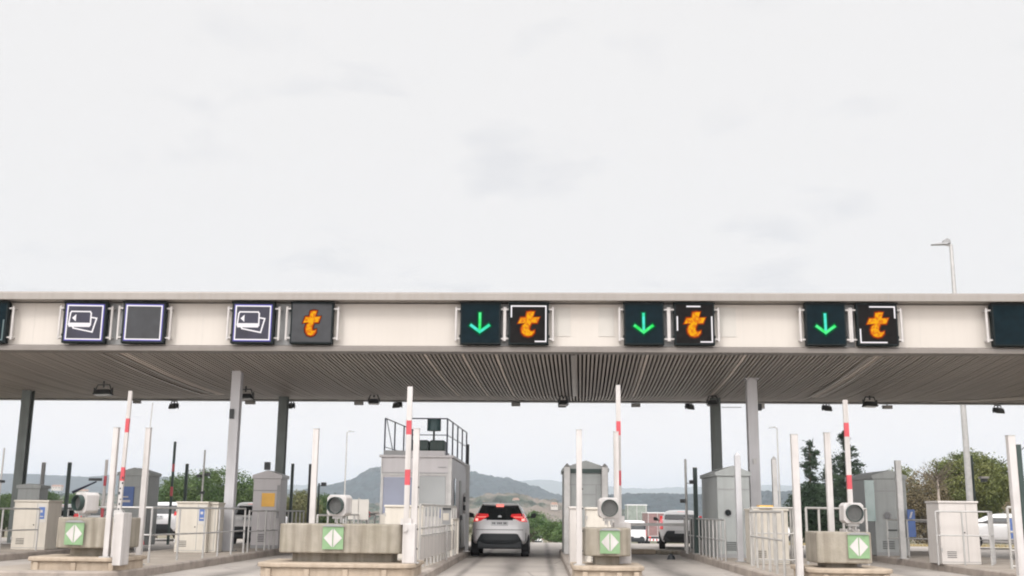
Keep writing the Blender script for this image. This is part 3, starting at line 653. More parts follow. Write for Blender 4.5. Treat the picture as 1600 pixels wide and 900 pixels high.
post(-13.35, 36.5, .18, 2.81, .11, 'dark_green', 'dark green post between the blue marked booth and the thin striped pole', G)
post(-13.1, 40, 0, 2.96, .10, 'dark_green', 'dark post rising over the round tree behind the beige cabinet', G)
post(-9.28, 40.5, 0, 3.02, .10, 'dark_green', 'dark post just right of the booth with the yellow notice', G)
post(-7.86, 37, .18, 2.87, .11, 'dark_metal', 'dark post close to the white post left of the planter lamp', G)
post(-7.25, 35, .0, 3.06, .08, 'dark_green', 'thin green post with a camera, right of the white planter post', G)
post(-2.19, 32.7, .18, 2.70, .11, 'edge_grey', 'dark grey post at the corner of the tall booth beside the silver car', G)
post(4.64, 33, .18, 2.70, .12, 'dark_green', 'dark green post standing left of the portholed booth', G)
post(4.99, 27.8, .18, 2.80, .14, 'col_grey', 'light grey pointed post before the portholed booth', G, tip=True)
post(6.38, 30, .18, 2.82, .13, 'galv', 'light grey pointed post behind the yellow topped cabinet', G, tip=True)
post(10.06, 31, .18, 2.86, .15, 'galv', 'grey post before the large green booth with a porthole', G)
post(10.42, 24, .18, 2.89, .10, 'dark_green', 'dark post close behind the white post at the right edge', G)
post(7.05, 26.8, .18, 2.42, .08, 'dark_green', 'thin green post between the tall white post and the conifers', G)
# poles with small cameras
def campole(x, y, z0, z1, r, m, label, cams, extra=None):
    t = thing('camera_pole', (x, y, z0), label, 'camera pole', 'poles with small cameras')
    MB().tube((0, 0, 0), (0, 0, z1-z0), r, r*.8).build('pole', m, t)
    for dx, z, s in cams:
        c = MB(); c.tube((0, 0, z-z0), (dx*.5, 0, z-z0+.03), .012, n=6); c.box(dx-.05*s, dx+.07*s, -.13, .06, z-z0, z-z0+.1*s); c.tube((dx, -.15, z-z0+.05), (dx, -.12, z-z0+.05), .035, n=10)
        c.build('camera', 'dark_metal', t)
    if extra: extra(t)
    return t
campole(-10.6, 34, .18, 3.16, .035, 'galv', 'pole carrying two small cameras above the right beige cabinet', [(.13, 2.35, 1), (-.13, 2.3, 1), (.0, 1.8, .8)])
campole(4.36, 33, .18, 2.96, .045, 'galv', 'pole with a camera on each side, right of the white and red vehicles', [(.16, 2.22, 1.1), (-.13, 1.66, 1.1)])
campole(14.1, 36, .0, 3.29, .045, 'dark_green', 'green pole with a small white camera before the umbrella pine', [(.32, 2.45, 1.3)], lambda t: MB().box(.2, .45, -.16, .1, 2.56, 2.62).build('camera_hood', 'white', t))
campole(-7.22, 35.4, .0, 2.2, .03, 'dark_green', 'short pole with a camera beside the white post left of the planter lamp', [(.15, 2.1, 1.2)])
def striped(x, y, z0, z1, bands, label):
    t = thing('striped_pole', (x, y, z0), label, 'pole', 'thin striped poles'); zz = [z0, z1] + [b for p in bands for b in p]; zz.sort()
    for a, b in zip(zz[:-1], zz[1:]):
        red = any(abs(a-p[0]) < .001 for p in bands); MB().box(-.04, .04, -.02, .02, a-z0, b-z0).build('red_band' if red else 'arm', 'red' if red else ('dark_green' if z1 > 3.2 else 'white'), t)
    return t
striped(-12.25, 36, .18, 3.54, [(1.75, 2.05), (2.55, 2.8)], 'thin dark pole with red bands left of the right beige cabinet')
striped(-13.3, 33, .18, 2.79, [(1.0, 1.35), (2.0, 2.3)], 'thin red and white pole directly left of the white post on the leftmost block')
campole(-15.02, 30, .18, 2.96, .03, 'galv', 'thin pale pole with a small dark fitting at the far left edge', [(.04, 2.0, .7)])
t = thing('wedge_arm', (-13.35, 32.6, 2.12), 'dark blue slanting arm beside the thin red and white pole', 'barrier arm'); MB().tube((-.05, 0, 0), (-.75, 0, -.33), .02, .045, n=8).build('arm', 'roof_rail', t); MB().box(-.28, .1, -.04, .04, .02, .1).build('mount', 'dark_metal', t)

# ------------------------------------------------------------------ booths
def porthole(mb_parent, x, y, z, r):
    MB().tube((x, y-.02, z), (x, y, z), r, n=20).build('porthole_rim', 'edge_grey', mb_parent)
    MB().tube((x, y-.03, z), (x, y-.019, z), r*.78, n=20).build('porthole_glass', 'glass_dark', mb_parent)
def gable_booth(x0, x1, y0, y1, h, m, label, rise=.18, port=None, posts=False, sign=None, door=False):
    t = thing('toll_booth', ((x0+x1)/2, y0, .18), label, 'toll booth', 'toll booths'); w = x1-x0; h0 = h-.18
    MB().box(-w/2, w/2, 0, y1-y0, 0, h0-.12).build('wall', m, t, bevel=.01)
    MB().prism([(-w/2-.04, h0-.12), (w/2+.04, h0-.12), (w/2+.04, h0-.02), (0, h0+rise), (-w/2-.04, h0-.02)], -.05, y1-y0+.05).build('roof', m, t)
    tr = MB(); tr.box(-w/2-.003, w/2+.003, -.012, 0, h0-.5, h0-.47); tr.box(-w/2, w/2, -.012, 0, 0, .1)
    if door: tr.box(-w*.18, -w*.15, -.014, 0, .1, h0-.5); tr.box(w*.22, w*.25, -.014, 0, .1, h0-.5); tr.box(-w*.18, w*.25, -.0141, 0, h0-.78, h0-.75)
    tr.build('trim', 'edge_grey', t)
    MB().box(w*.33, w*.36, -.05, -.014, h0*.42, h0*.52).build('door_handle', 'dark_metal', t)
    for i in range(5): MB().box(-w*.3, w*.05, -.014, -.002, .2+i*.05, .218+i*.05).build('vent_slot', 'dark_metal', t)
    if port: porthole(t, port[0], 0, port[1], port[2])
    if posts:
        for s in (-1, 1):
            MB().box(s*(w/2-.09)-.09, s*(w/2-.09)+.09, -.2, -.02, 0, h0+.02).build('corner_post', 'galv', t, bevel=.02)
            MB().add([(s*(w/2-.09)-.09, -.2, h0+.02), (s*(w/2-.09)+.09, -.2, h0+.02), (s*(w/2-.09)+.09, -.02, h0+.02), (s*(w/2-.09)-.09, -.02, h0+.02), (s*(w/2-.09), -.11, h0+.12)], [(0, 1, 4), (1, 2, 4), (2, 3, 4), (3, 0, 4)]).build('post_cap', 'galv', t)
    if sign: MB().box(sign[0], sign[1], -.03, -.002, sign[2], sign[3]).build('notice', sign[4], t)
    return t
bz = gable_booth(-16.45, -15.75, 34, 34.6, 2.04, 'booth_green', 'low grey green cabinet booth at the foot of the dark left column', .03)
ba2 = gable_booth(-13.75, -12.75, 35.2, 36.2, 2.50, 'booth_green', 'grey gabled booth with a blue panel behind the leftmost boom', .14, sign=(-.42, .05, 1.15, 1.85, 'blue'))
MB().box(-.30, -.05, -.036, -.031, 1.35, 1.42).build('white_mark', 'white', ba2); MB().box(-.30, -.12, -.036, -.031, 1.5, 1.54).build('white_mark', 'white', ba2)
ba = gable_booth(-8.86, -8.02, 33.5, 34.4, 2.40, 'booth_grey', 'light grey gabled booth with a yellow notice', .13, sign=(-.14, .26, 1.25, 1.66, 'yellow'))
MB().box(-.1, .06, -.1, .06, 2.36, 2.6).build('camera', 'dark_metal', ba); MB().box(.32, .40, -.03, -.002, .9, 1.9).build('trim', 'edge_grey', ba)
bd = gable_booth(4.86, 5.75, 30.3, 33.2, 2.50, 'booth_green', 'grey green booth with a porthole and a blue notice behind the light column', .16, port=(-.17, 1.20, .11))
MB().box(.30, .42, -.03, -.002, .75, 1.3).build('notice', 'blue', bd); MB().box(.33, .39, -.034, -.0305, 1.12, 1.2).build('white_mark', 'white', bd)
be = gable_booth(10.0, 10.98, 33.2, 36.0, 2.55, 'booth_green', 'large grey green booth with a porthole and a glass side screen', .14, port=(-.12, 1.16, .13))
MB().box(.40, .62, -.25, -.22, .55, 1.35).build('notice', 'blue', be); MB().prism([(.45, 1.1), (.5, 1.1), (.56, 1.28), (.51, 1.28)], -.257, -.2505).build('white_mark', 'white', be)
MB().box(-.80, -.52, -.2, -.18, 1.0, 2.2).build('glass_screen', 'glass_green', be); MB().box(-.15, .15, -.02, -.002, .72, .76).build('handle_rail', 'dark_metal', be)
bc = gable_booth(.66, 1.92, 31.5, 34, 2.62, 'booth_green', 'small green grey booth with grey corner posts right of the silver car', .2, posts=True, door=True)
MB().box(-.6, .6, -.06, 0, 2.28, 2.40).build('eaves', 'dark_green', bc)

# tall booth with railed roof
t = thing('toll_booth', (-3.55, 31, .18), 'tall flat roofed grey booth with large windows and a railed roof', 'toll booth', 'toll booths'); TB = t
w = 2.02; D = 6.0; H = 2.66
MB().box(-w/2, w/2, 0, D, 0, H).build('wall', 'booth_grey', t, bevel=.012)
MB().box(-w/2-.06, w/2+.05, -.06, D+.05, H, H+.07).build('roof', 'booth_grey', t, bevel=.01)
MB().box(-w/2+.08, -.12, -.02, .0, 1.10, 2.10).build('window', 'glass_blue', t); MB().box(.10, w/2-.17, -.02, 0, 1.02, 2.14).build('window', 'glass_grey', t)
f = MB()
for x in (-w/2+.03, -.08, .06, w/2-.15): f.box(x, x+.04, -.035, -.021, 1.0, 2.16)
f.box(-w/2+.03, w/2-.11, -.0351, -.021, 2.16, 2.20); f.build('window_frame', 'galv', t)
MB().box(-w/2+.03, -.0, -.12, -.036, .3, 1.06).build('counter', 'booth_beige', t, bevel=.01)
f = MB(); f.box(w/2-.1, w/2, -.05, 0, 0, H-.02); f.box(-w/2, -w/2+.03, -.03, 0, 0, H-.02); f.build('corner_strip', 'galv', t)
f = MB(); f.box(-w/2, w/2, -.028, -.001, 2.22, 2.24); f.box(.62, .86, -.02, -.001, 2.38, 2.40); f.build('trim', 'edge_grey', t)
f = MB(); f.box(w/2, w/2+.02, .9, 1.35, .9, 2.1); f.build('side_window', 'glass_dark', t); f = MB(); f.box(w/2, w/2+.03, 3.0, 3.6, .1, 2.1); f.build('door', 'booth_green', t); MB().box(w/2+.02, w/2+.10, 3.05, 3.1, .9, 1.05).build('door_handle', 'dark_metal', t)
MB().tube((w/2+.05, 4.9, 1.55), (w/2+.05, 4.85, 1.55), .09, n=12).build('signal_lens', 'plastic', t); MB().tube((w/2+.05, 4.9, 1.28), (w/2+.05, 4.85, 1.28), .09, n=12).build('signal_lens', 'plastic', t); MB().box(w/2+.01, w/2+.16, 4.9, 5.1, 1.1, 1.75).build('signal_box', 'galv', t)
MB().box(w/2-.34, w/2-.16, -.055, -.036, .98, 1.22).build('notice', 'blue', t); MB().box(w/2-.29, w/2-.21, -.06, -.0555, 1.05, 1.08).build('white_mark', 'white', t)
# roof: upstand, air unit, speaker on a stem, railings
MB().box(-w/2+.05, -.25, .05, 3.0, H+.07, H+.20).build('upstand', 'edge_grey', t); MB().box(-.2, w/2-.22, .1, 1.7, H+.07, H+.20).build('upstand', 'booth_grey', t)
a = MB(); a.box(-.18, .30, .3, 1.3, H+.2, H+.52); a.box(.32, w/2-.25, .3, 1.3, H+.2, H+.52); a.build('air_unit', 'dark_green', t, bevel=.05)
a = MB()
for i in range(9): a.box(-.14+i*.1, -.13+i*.1, .285, .30, H+.23, H+.49)
a.build('air_grille', 'dark_metal', t)
a = MB(); a.tube((.42, .55, H+.5), (.42, .55, H+.82), .03); a.build('stem', 'dark_metal', t)
MB().tube((.42, .55, H+.80), (.42, .55, H+1.16), .205, .20, n=20).build('drum', 'teal_dark', t, smooth=False)
rr = MB(); zt = H+1.12
def rail_run(mb, pts, r=.018): 
    for a, b in zip(pts[:-1], pts[1:]): mb.tube(a, b, r, n=6)
rail_run(rr, [(-.30, .1, zt), (w/2-.16, .1, zt), (w/2+.02, 5.6, zt)]); rail_run(rr, [(-.30, .1, zt-.47), (w/2-.16, .1, zt-.47), (w/2+.02, 5.6, zt-.47)], .013)
rail_run(rr, [(-w/2+.06, .1, zt), (-.6, 5.6, zt)]); rail_run(rr, [(-w/2+.06, .1, H+.3), (-.6, 5.6, H+.3)], .012); rail_run(rr, [(-w/2+.1, .1, zt-.02), (-w/2+.22, .9, H+.1)], .013)
rr.build('guard_rail', 'roof_rail', t)
for i in range(5):
    u = i/4; MB().tube((w/2-.16+.18*u, .1+5.5*u, H+.05), (w/2-.16+.18*u, .1+5.5*u, zt), .024, n=6).build('rail_post', 'roof_rail', t)
    if i < 4: MB().tube((-w/2+.06+.40*u, .1+5.5*u, H+.05), (-w/2+.06+.40*u, .1+5.5*u, zt), .024, n=6).build('rail_post', 'roof_rail', t)
MB().box(-.34, -.26, .06, .14, H+.05, zt+.03).build('rail_post', 'roof_rail', t)
MB().tube((w/2+.05, 6.0, H-.2), (w/2+.05, 6.0, H+.75), .04, n=8).build('mast', 'dark_metal', t)

# ------------------------------------------------------------------ ticket cabinets
def cabinet(x, y, w, d, h, m, label, rz=0, marks='', grp='box cabinets on the islands', name='ticket_cabinet'):
    t = thing(name, (x, y, .18), label, 'cabinet', grp, rz)
    MB().box(-w/2, w/2, 0, d, 0, h-.05).build('body', m, t, bevel=.015); MB().box(-w/2-.02, w/2+.02, -.03, d+.02, h-.05, h).build('lid', m, t, bevel=.01)
    j = MB(); j.box(w*.18, w*.18+.012, -.004, 0, .06, h-.08); j.box(-w/2+.02, w/2-.02, -.005, 0, .05, .062)
    j.build('panel_joint', 'edge_grey', t)
    if w > .6:
        k = MB(); k.tube((w*.12, -.012, h*.5), (w*.12, 0, h*.5), .018, n=8); k.build('lock', 'dark_metal', t)
        for i in range(4): MB().box(-w*.36, -w*.12, -.008, -.001, .16+i*.045, .175+i*.045).build('vent_slot', 'dark_metal', t)
        for s_ in (.2, .8): MB().box(-w/2-.012, -w/2+.02, -.02, .03, h*s_, h*s_+.08).build('hinge', 'galv', t)
    if 'b' in marks:
        f = MB(); f.box(w*.20+.0, w*.46, -.012, -.006, h*.55, h*.93); f.build('label_frame', 'patch_grey', t)
        MB().box(w*.24, w*.42, -.018, -.0125, h*.62, h*.86).build('label_panel', 'blue', t)
        k = MB(); k.box(w*.27, w*.39, -.022, -.0185, h*.66, h*.68); k.box(w*.28, w*.36, -.022, -.0185, h*.75, h*.80); k.build('white_mark', 'white', t)
    if 's' in marks: MB().box(w/2, w/2+.012, d*.3, d*.6, h*.62, h*.92).build('side_panel', 'patch_grey', t)
    if 'y' in marks: MB().box(-w*.28, w*.1, -.06, .25, h+.002, h+.08).build('yellow_plate', 'yellow', t)
    return t
cabinet(-14.28, 30.4, .96, .9, 1.36, 'cab_beige', 'beige ticket cabinet with a blue label at the left edge', 0, 'b')
cabinet(-9.50, 29.7, .86, .9, 1.36, 'cab_beige', 'beige ticket cabinet with a blue label before the round tree', 0, 'bs')
cabinet(-8.96, 29.9, .22, .6, 1.34, 'cab_beige', 'narrow beige cabinet joined to the right flank of the blue labelled one', 0, '')
cabinet(-15.15, 27.2, .5, .7, 1.28, 'cab_beige', 'beige cabinet cut off by the left edge of the picture')
cabinet(5.50, 26.6, .88, .8, 1.30, 'cab_beige', 'beige cabinet with a yellow plate on top behind a railing', 0, 'y')
cabinet(10.42, 27.7, .96, .9, 1.54, 'cab_white', 'tall plain white box cabinet before the umbrella pine')
cabinet(1.30, 23.4, .66, .8, 1.28, 'booth_beige', 'beige cabinet half hidden behind the lamp by the third boom')
cabinet(.80, 25.0, .28, .8, 1.30, 'cab_white', 'slim white cabinet behind the kerbside white post before the small green booth')
cabinet(-3.25, 26.0, .9, .6, 1.30, 'booth_beige', 'beige counter block behind the long planter wall')

# ------------------------------------------------------------------ railings
def railing(pts, z0, h, step, label, m='galv', mid=(.5,), r=.022, grp='tube railings on the islands', low=None, panel=None):
    x0, y0 = pts[0]; t = thing('railing', (x0, y0, z0), label, 'railing', grp)
    rails = [h] + [h*k for k in mid] + ([low] if low else [])
    for zz in rails:
        for (a, b) in zip(pts[:-1], pts[1:]):
            MB().tube((a[0]-x0, a[1]-y0, zz), (b[0]-x0, b[1]-y0, zz), r if zz == h else r*.8, n=8).build('rail', m, t)
    for k, (a, b) in enumerate(zip(pts[:-1], pts[1:])):
        Ls = math.hypot(b[0]-a[0], b[1]-a[1]); n = max(1, round(Ls/step))
        for i in range(0 if k == 0 else 1, n+1):
            u = i/n; x = a[0]+(b[0]-a[0])*u-x0; y = a[1]+(b[1]-a[1])*u-y0
            MB().tube((x, y, 0), (x, y, h), r*1.1, n=8).build('post', m, t)
    if panel:
        for (a, b) in zip(pts[:-1], pts[1:]):
            p = MB(); dx, dy = b[0]-a[0], b[1]-a[1]; p.add([(a[0]-x0, a[1]-y0, panel[0]), (b[0]-x0, b[1]-y0, panel[0]), (b[0]-x0, b[1]-y0, panel[1]), (a[0]-x0, a[1]-y0, panel[1])], [(0, 1, 2, 3)])
            o = p.build('panel', 'cab_white', t); s = o.modifiers.new('s', 'SOLIDIFY'); s.thickness = .02
    return t
railing([(-15.6, 25.8), (-14.2, 26.6), (-13.85, 30.0)], .18, 1.12, 1.4, 'railing in front of the beige cabinets at the left edge', 'galv')
railing([(-14.0, 32.2), (-13.9, 36)], .18, 1.1, 1.2, 'short railing beside the grey booth with a blue panel', 'galv')
railing([(-10.6, 25.0), (-9.3, 24.0), (-8.6, 24.1), (-8.15, 26.5), (-8.12, 30.0)], .18, 1.18, 1.15, 'railing wrapped round the beige ticket cabinet with the blue label', 'galv')
railing([(-8.14, 30.5), (-8.10, 33.2)], .18, 1.12, .9, 'railing between the light grey column and the yellow notice booth', 'galv')
railing([(-8.05, 32.0), (-8.02, 37.0)], .18, 1.12, .55, 'closely barred railing before the yellow notice booth', 'galv')
railing([(-7.0, 40.2), (-4.4, 40.4)], .0, 1.25, .65, 'pale railing seen over the long planter wall left of its lamp', 'white')
railing([(-5.0, 24.5), (-5.0, 33)], .18, 1.05, 1.2, 'railing behind the lamp on the long planter wall', 'galv')
t = railing([(-2.55, 23.2), (-2.42, 26.0), (-2.36, 30.6)], .18, 1.30, .62, 'pale panelled railing in front of the tall booth', 'rail_paint', (.62, .5), .024, panel=(.16, .62))
railing([(-2.36, 29.2), (-2.33, 30.9)], .18, .95, .8, 'low yellowish guard rail at the corner of the tall booth', 'booth_beige', (), .03)
railing([(.92, 26.2), (.9, 31.2)], .18, 1.1, 1.0, 'railing between the slim white cabinet and the small green booth', 'galv')
railing([(4.72, 21.6), (4.85, 25.6)], .18, 1.22, .8, 'white painted railing beside the tall white post left of the conifers', 'rail_paint', (.55,), .026)
railing([(4.98, 26.0), (5.0, 26.3), (6.05, 26.3), (6.2, 27.5)], .18, 1.32, .52, 'railing round the yellow topped beige cabinet', 'rail_paint', (.55,), .022, low=.12)
railing([(5.25, 21.9), (6.9, 23.5)], .18, 1.30, .5, 'white railing between the conifers and the fourth nose block', 'rail_paint', (.55, .25), .022)
railing([(4.66, 28.0), (4.66, 30.6), (4.62, 35.5)], .18, 1.02, .62, 'grey barred railing before the portholed booth and white car', 'galv')
railing([(9.0+1.1, 32.4), (11.9, 30.8)], .18, 1.05, .62, 'grey railing in front of the large porthole booth', 'galv')
railing([(9.72, 27.35), (10.95, 27.2), (11.6, 28.6)], .18, 1.28, .55, 'railing across the front of the plain white box cabinet', 'galv', (.55,), .02)
railing([(10.75, 25.6), (11.35, 25.3), (12.8, 26.6)], .18, 1.38, .62, 'pale railing at the right edge beside the white box cabinet', 'rail_paint', (.6, .3), .03, low=.06)
railing([(11.2, 38), (15, 37.2), (19.5, 38)], .0, 1.15, 1.5, 'far railing behind the white box cabinet and blue notice', 'galv', (.5,), .025)
# toll machine among the panels by the tall booth, and the notices
t = thing('notice_board', (-2.42, 27.0, .18), 'small white framed notice on the panelled railing by the tall booth', 'notice'); MB().box(-.02, .2, -.02, 0, .85, 1.2).build('board', 'edge_grey', t); MB().box(.02, .16, -.026, -.0205, .95, 1.12).build('face_panel', 'cab_beige', t); MB().box(-.03, .22, -.04, -.0265, 1.2, 1.25).build('hood', 'dark_metal', t); MB().tube((.12, 0, 0), (.12, 0, .95), .02).build('post', 'galv', t)
t = thing('sign_panel', (-5.0, 30, .18), 'pale grey two leaf sign panel seen from behind, right of the planter lamp', 'sign'); MB().box(-.28, -.01, -.02, .02, .92, 1.46).build('panel', 'patch_grey', t); MB().box(.01, .28, -.02, .02, .92, 1.46).build('panel', 'patch_grey', t); MB().tube((0, .04, 0), (0, .04, 1.5), .03).build('post', 'galv', t)
t = thing('round_sign', (-5.42, 34, .0), 'small round red rimmed road sign beyond the two leaf panel', 'road sign'); MB().tube((0, -.02, 1.22), (0, 0, 1.22), .14, n=20).build('disc', 'red', t); MB().tube((0, -.03, 1.22), (0, -.021, 1.22), .10, n=20).build('face', 'white', t); MB().tube((0, .03, 0), (0, .03, 1.3), .025).build('post', 'galv', t)
t = thing('blue_notice', (13.35, 31, .0), 'blue square notice with a white mark behind the right hand railing', 'sign'); MB().box(-.32, .32, -.02, .0, .75, 1.3).build('panel', 'blue', t); MB().prism([(-.15, .88), (-.02, .88), (.05, 1.05), (.2, .98), (.2, 1.08), (-.02, 1.15)], -.03, -.0205).build('white_mark', 'white', t); MB().tube((0, .03, 0), (0, .03, 1.3), .03).build('post', 'galv', t)
t = thing('barrier_arm', (2.05, 34.2, .1), 'lowered grey arm across the lane before the white car', 'barrier'); MB().box(0, 2.5, -.03, .03, .86, .95).build('arm', 'galv', t); MB().box(-.16, .12, -.12, .12, 0, 1.0).build('cabinet', 'cab_white', t)
t = thing('signal_box', (4.86, 34.6, .18), 'dark lane signal box with a small orange light left of the portholed booth', 'signal'); MB().box(-.16, .16, -.1, .1, .1, 1.05).build('case', 'dark_green', t, bevel=.01); MB().tube((.03, -.13, .78), (.03, -.1, .78), .055, n=12).build('lamp', 'lamp_orange', t)
t = thing('bollard', (4.95, 34.0, .18), 'small white bollard at the foot of the portholed booth', 'bollard'); MB().tube((0, 0, 0), (0, 0, .32), .09, .08, n=14).build('body', 'white', t); MB().tube((0, 0, .32), (0, 0, .38), .08, .04, n=14).build('top', 'white', t)
t = thing('bollard', (-8.5, 37.9, 0), 'low white kerb block below the white car behind the light column', 'bollard'); MB().box(-.5, -.1, -.1, .1, 0, .14).build('block', 'white', t, bevel=.03); MB().box(.05, .35, -.1, .1, 0, .14).build('block', 'white', t, bevel=.03)
t = thing('black_cone', (3.9, 33.2, 0), 'small black weight on the road left of the camera pole', 'weight'); MB().tube((0, 0, 0), (0, 0, .12), .13, .09, n=14).build('base', 'plastic', t); MB().tube((0, 0, .12), (0, 0, .17), .05, .05, n=10).build('stub', 'plastic', t)
t = thing('kerb_block', (3.1, 37.4, 0), 'pale low concrete kerb across the road beyond the third lane', 'kerb'); MB().box(-1.2, .75, -.3, .3, 0, .16).build('pale_block', 'concrete_warm', t, bevel=.03); MB().box(.76, 1.6, -.3, .3, 0, .14).build('grey_block', 'concrete', t, bevel=.03)
t = thing('hose_cluster', (-12.4, 33.5, 0), 'small pink and white traffic flag beside the far left island', 'flag'); MB().tube((0, 0, 0), (0, 0, 1.0), .02).build('pole', 'galv', t); MB().add([(0, 0, .35), (.28, 0, .25), (.2, 0, .55), (0, 0, .85), (0, .02, .35), (.28, .02, .25), (.2, .02, .55), (0, .02, .85)], [(0, 1, 2, 3), (7, 6, 5, 4), (0, 4, 5, 1), (1, 5, 6, 2), (2, 6, 7, 3), (3, 7, 4, 0)]).build('cloth', 'red', t)
t['category'] = 'flag'; t.name = 'small_flag'
# ------------------------------------------------------------------ vehicles
SUV = [(.385,.07,4.10,.81),(.42,.03,4.12,.85),(.5,.0,4.18,.88),(.66,0,4.18,.885),(.82,.0,4.17,.885),(.94,.03,4.1,.875),(1.04,.08,3.95,.855),(1.10,.12,3.5,.835),(1.17,.16,3.1,.80),(1.30,.24,2.85,.735),(1.43,.33,2.6,.665),(1.52,.38,2.4,.615),(1.57,.42,2.25,.575),(1.60,.60,2.1,.48),(1.612,.95,1.8,.28)]
HATCH = [(.27,.10,3.9,.74),(.34,.05,3.95,.80),(.48,.0,4.0,.84),(.64,0,4.0,.85),(.80,.02,3.98,.85),(.92,.08,3.9,.835),(1.0,.14,3.6,.81),(1.10,.24,3.0,.76),(1.22,.36,2.8,.70),(1.34,.50,2.55,.63),(1.42,.60,2.3,.57),(1.46,.80,2.1,.45),(1.475,1.1,1.8,.25)]
VAN = [(.30,.08,4.7,.84),(.4,.02,4.8,.90),(.6,0,4.85,.93),(.9,0,4.85,.94),(1.1,.01,4.6,.93),(1.3,.03,4.2,.91),(1.6,.06,3.9,.87),(1.85,.09,3.6,.82),(1.93,.14,3.5,.77),(1.97,.3,3.3,.6),(1.98,.6,3.0,.4)]
def ringpt(P, z):
    for a, b in zip(P[:-1], P[1:]):
        if a[0] <= z <= b[0]:
            u = (z-a[0])/(b[0]-a[0]); return [a[k]*(1-u)+b[k]*u for k in range(1, 4)]
    return list((P[0] if z < P[0][0] else P[-1])[1:])
def rear_y(P, x, z, n=5.0):
    yr, yf, hw = ringpt(P, z); hl = (yf-yr)/2; q = min(.999, abs(x)/hw); return (yr+yf)/2 - hl*(1-q**n)**(1/n)
def car(x, y, rz, P, paint, label, group=None, lit=False, detail=True, name='parked_car', cat='car', winz=None, wh=.33):
    t = thing(name, (x, y, gz(y)), label, cat, group, rz)
    mb = MB(); n = 56
    # refine the stack of plan outlines so the shell is smooth
    zs = []
    for a, b in zip(P[:-1], P[1:]): zs += [a[0]+(b[0]-a[0])*k/3 for k in range(3)]
    zs.append(P[-1][0])
    for z in zs:
        yr, yf, hw = ringpt(P, z); hl = (yf-yr)/2; e = 2/5.0
        for i in range(n):
            a = 6.2831853*(i+.5)/n; c, s = math.cos(a), math.sin(a)
            mb.v.append((hw*math.copysign(abs(c)**e, c), (yr+yf)/2+hl*math.copysign(abs(s)**e, s), z))
    mb.f = [(j*n+i, j*n+(i+1)%n, (j+1)*n+(i+1)%n, (j+1)*n+i) for j in range(len(zs)-1) for i in range(n)]
    mb.f += [tuple(range(n-1, -1, -1)), tuple(range((len(zs)-1)*n, len(zs)*n))]; mb.mi = [0]*len(mb.f)
    body = mb.build('body', paint, t, smooth=True)
    def patch(nm, poly, m, off=.012, parent=t, thick=.02):
        me = bpy.data.meshes.new(nm); bm = bmesh.new(); vs = [bm.verts.new((a, 0, b)) for a, b in poly]; f = bm.faces.new(vs)
        bmesh.ops.triangulate(bm, faces=[f])
        for _ in range(4):
            long = [e for e in bm.edges if e.calc_length() > .09]
            if not long: break
            bmesh.ops.subdivide_edges(bm, edges=long, cuts=1); bmesh.ops.triangulate(bm, faces=bm.faces[:])
        for v in bm.verts: v.co.y = rear_y(P, v.co.x, v.co.z)-off
        bm.to_mesh(me); bm.free(); me.materials.append(MATS[m]); o = bpy.data.objects.new(nm, me); COL.objects.link(o); o.parent = parent
        s = o.modifiers.new('s', 'SOLIDIFY'); s.thickness = thick; s.offset = 0
        return o
    H = P[-1][0]; hb = max(p[3] for p in P)
    # wheels
    for sx in (-1, 1):
        for yy in (.82, P[3][2]-.86):
            wl = MB(); wl.tube((sx*(hb-.23), yy, wh), (sx*(hb+.005), yy, wh), wh, n=24); w = wl.build('wheel', 'tyre', t, bevel=.02)
            MB().tube((sx*(hb-.02), yy, wh), (sx*(hb+.012), yy, wh), wh*.62, n=16).build('rim', 'rim', w)
    MB().box(-hb+.22, hb-.22, .25, P[3][2]-.3, .24, .40).build('underside', 'plastic', t)
    k = H/1.61
    wz0, wz1 = (1.13*k, (1.525 if lit else 1.46)*k) if not winz else winz
    def hw(z): return ringpt(P, z)[2]
    patch('rear_window', [(-hw(wz0)+.12, wz0), (hw(wz0)-.12, wz0), (hw(wz0+.1)-.07, wz0+.1), (hw(wz1)-.06, wz1), (-hw(wz1)+.06, wz1), (-hw(wz0+.1)+.07, wz0+.1)], 'glass_dark')
    for s in (-1, 1):
        m = MB(); c = s*(hb+.03); m.prism([(c, 1.14*k), (c+s*.17, 1.16*k), (c+s*.19, 1.27*k), (c+s*.15, 1.32*k), (c+s*.02, 1.28*k)], 2.45, 2.58); m.box(min(c-s*.12, c), max(c-s*.12, c), 2.48, 2.54, 1.15*k, 1.19*k)
        m.build('mirror', 'plastic', t, bevel=.015)
        # side glass, set just proud of the shell
        g = MB(); zz = [wz0+.02, wz0+.18, wz1-.04]; v = []
        for z in zz:
            yr, yf, h_ = ringpt(P, z); hl = (yf-yr)/2
            for q in range(9):
                yy = yr+.30+(yf-yr-.62)*q/8; b = min(.999, abs((yy-(yr+yf)/2)/hl)); v.append((s*(h_*(1-b**5)**.2+.006), yy, z))
        g.add(v, [(r*9+q, r*9+q+1, r*9+q+10, r*9+q+9) for r in range(2) for q in range(8)]); g.build('side_window', 'glass_dark', t)
    MB().box(-.66, .66, .04, .5, .27, .46).build('lower_bumper', 'plastic', t, bevel=.02)
    # tail lamps
    for s in (-1, 1):
        if winz: pl = [(s*(hb-.14), .75), (s*(hb-.03), .75), (s*(hb-.04), 1.25), (s*(hb-.14), 1.25)]
        else: pl = [(s*.33, 1.20*k), (s*.36, 1.27*k), (s*(hw(1.27*k)-.03), 1.29*k), (s*(hw(1.12*k)-.005), 1.10*k), (s*(hw(1.05*k)-.02), 1.035*k), (s*.62, 1.07*k)]
        if not lit and not winz: pl = [(s*(hb-.24), 1.22*k), (s*(hw(1.22*k)-.03), 1.22*k), (s*(hw(1.04*k)-.02), 1.04*k), (s*(hb-.22), 1.06*k)]
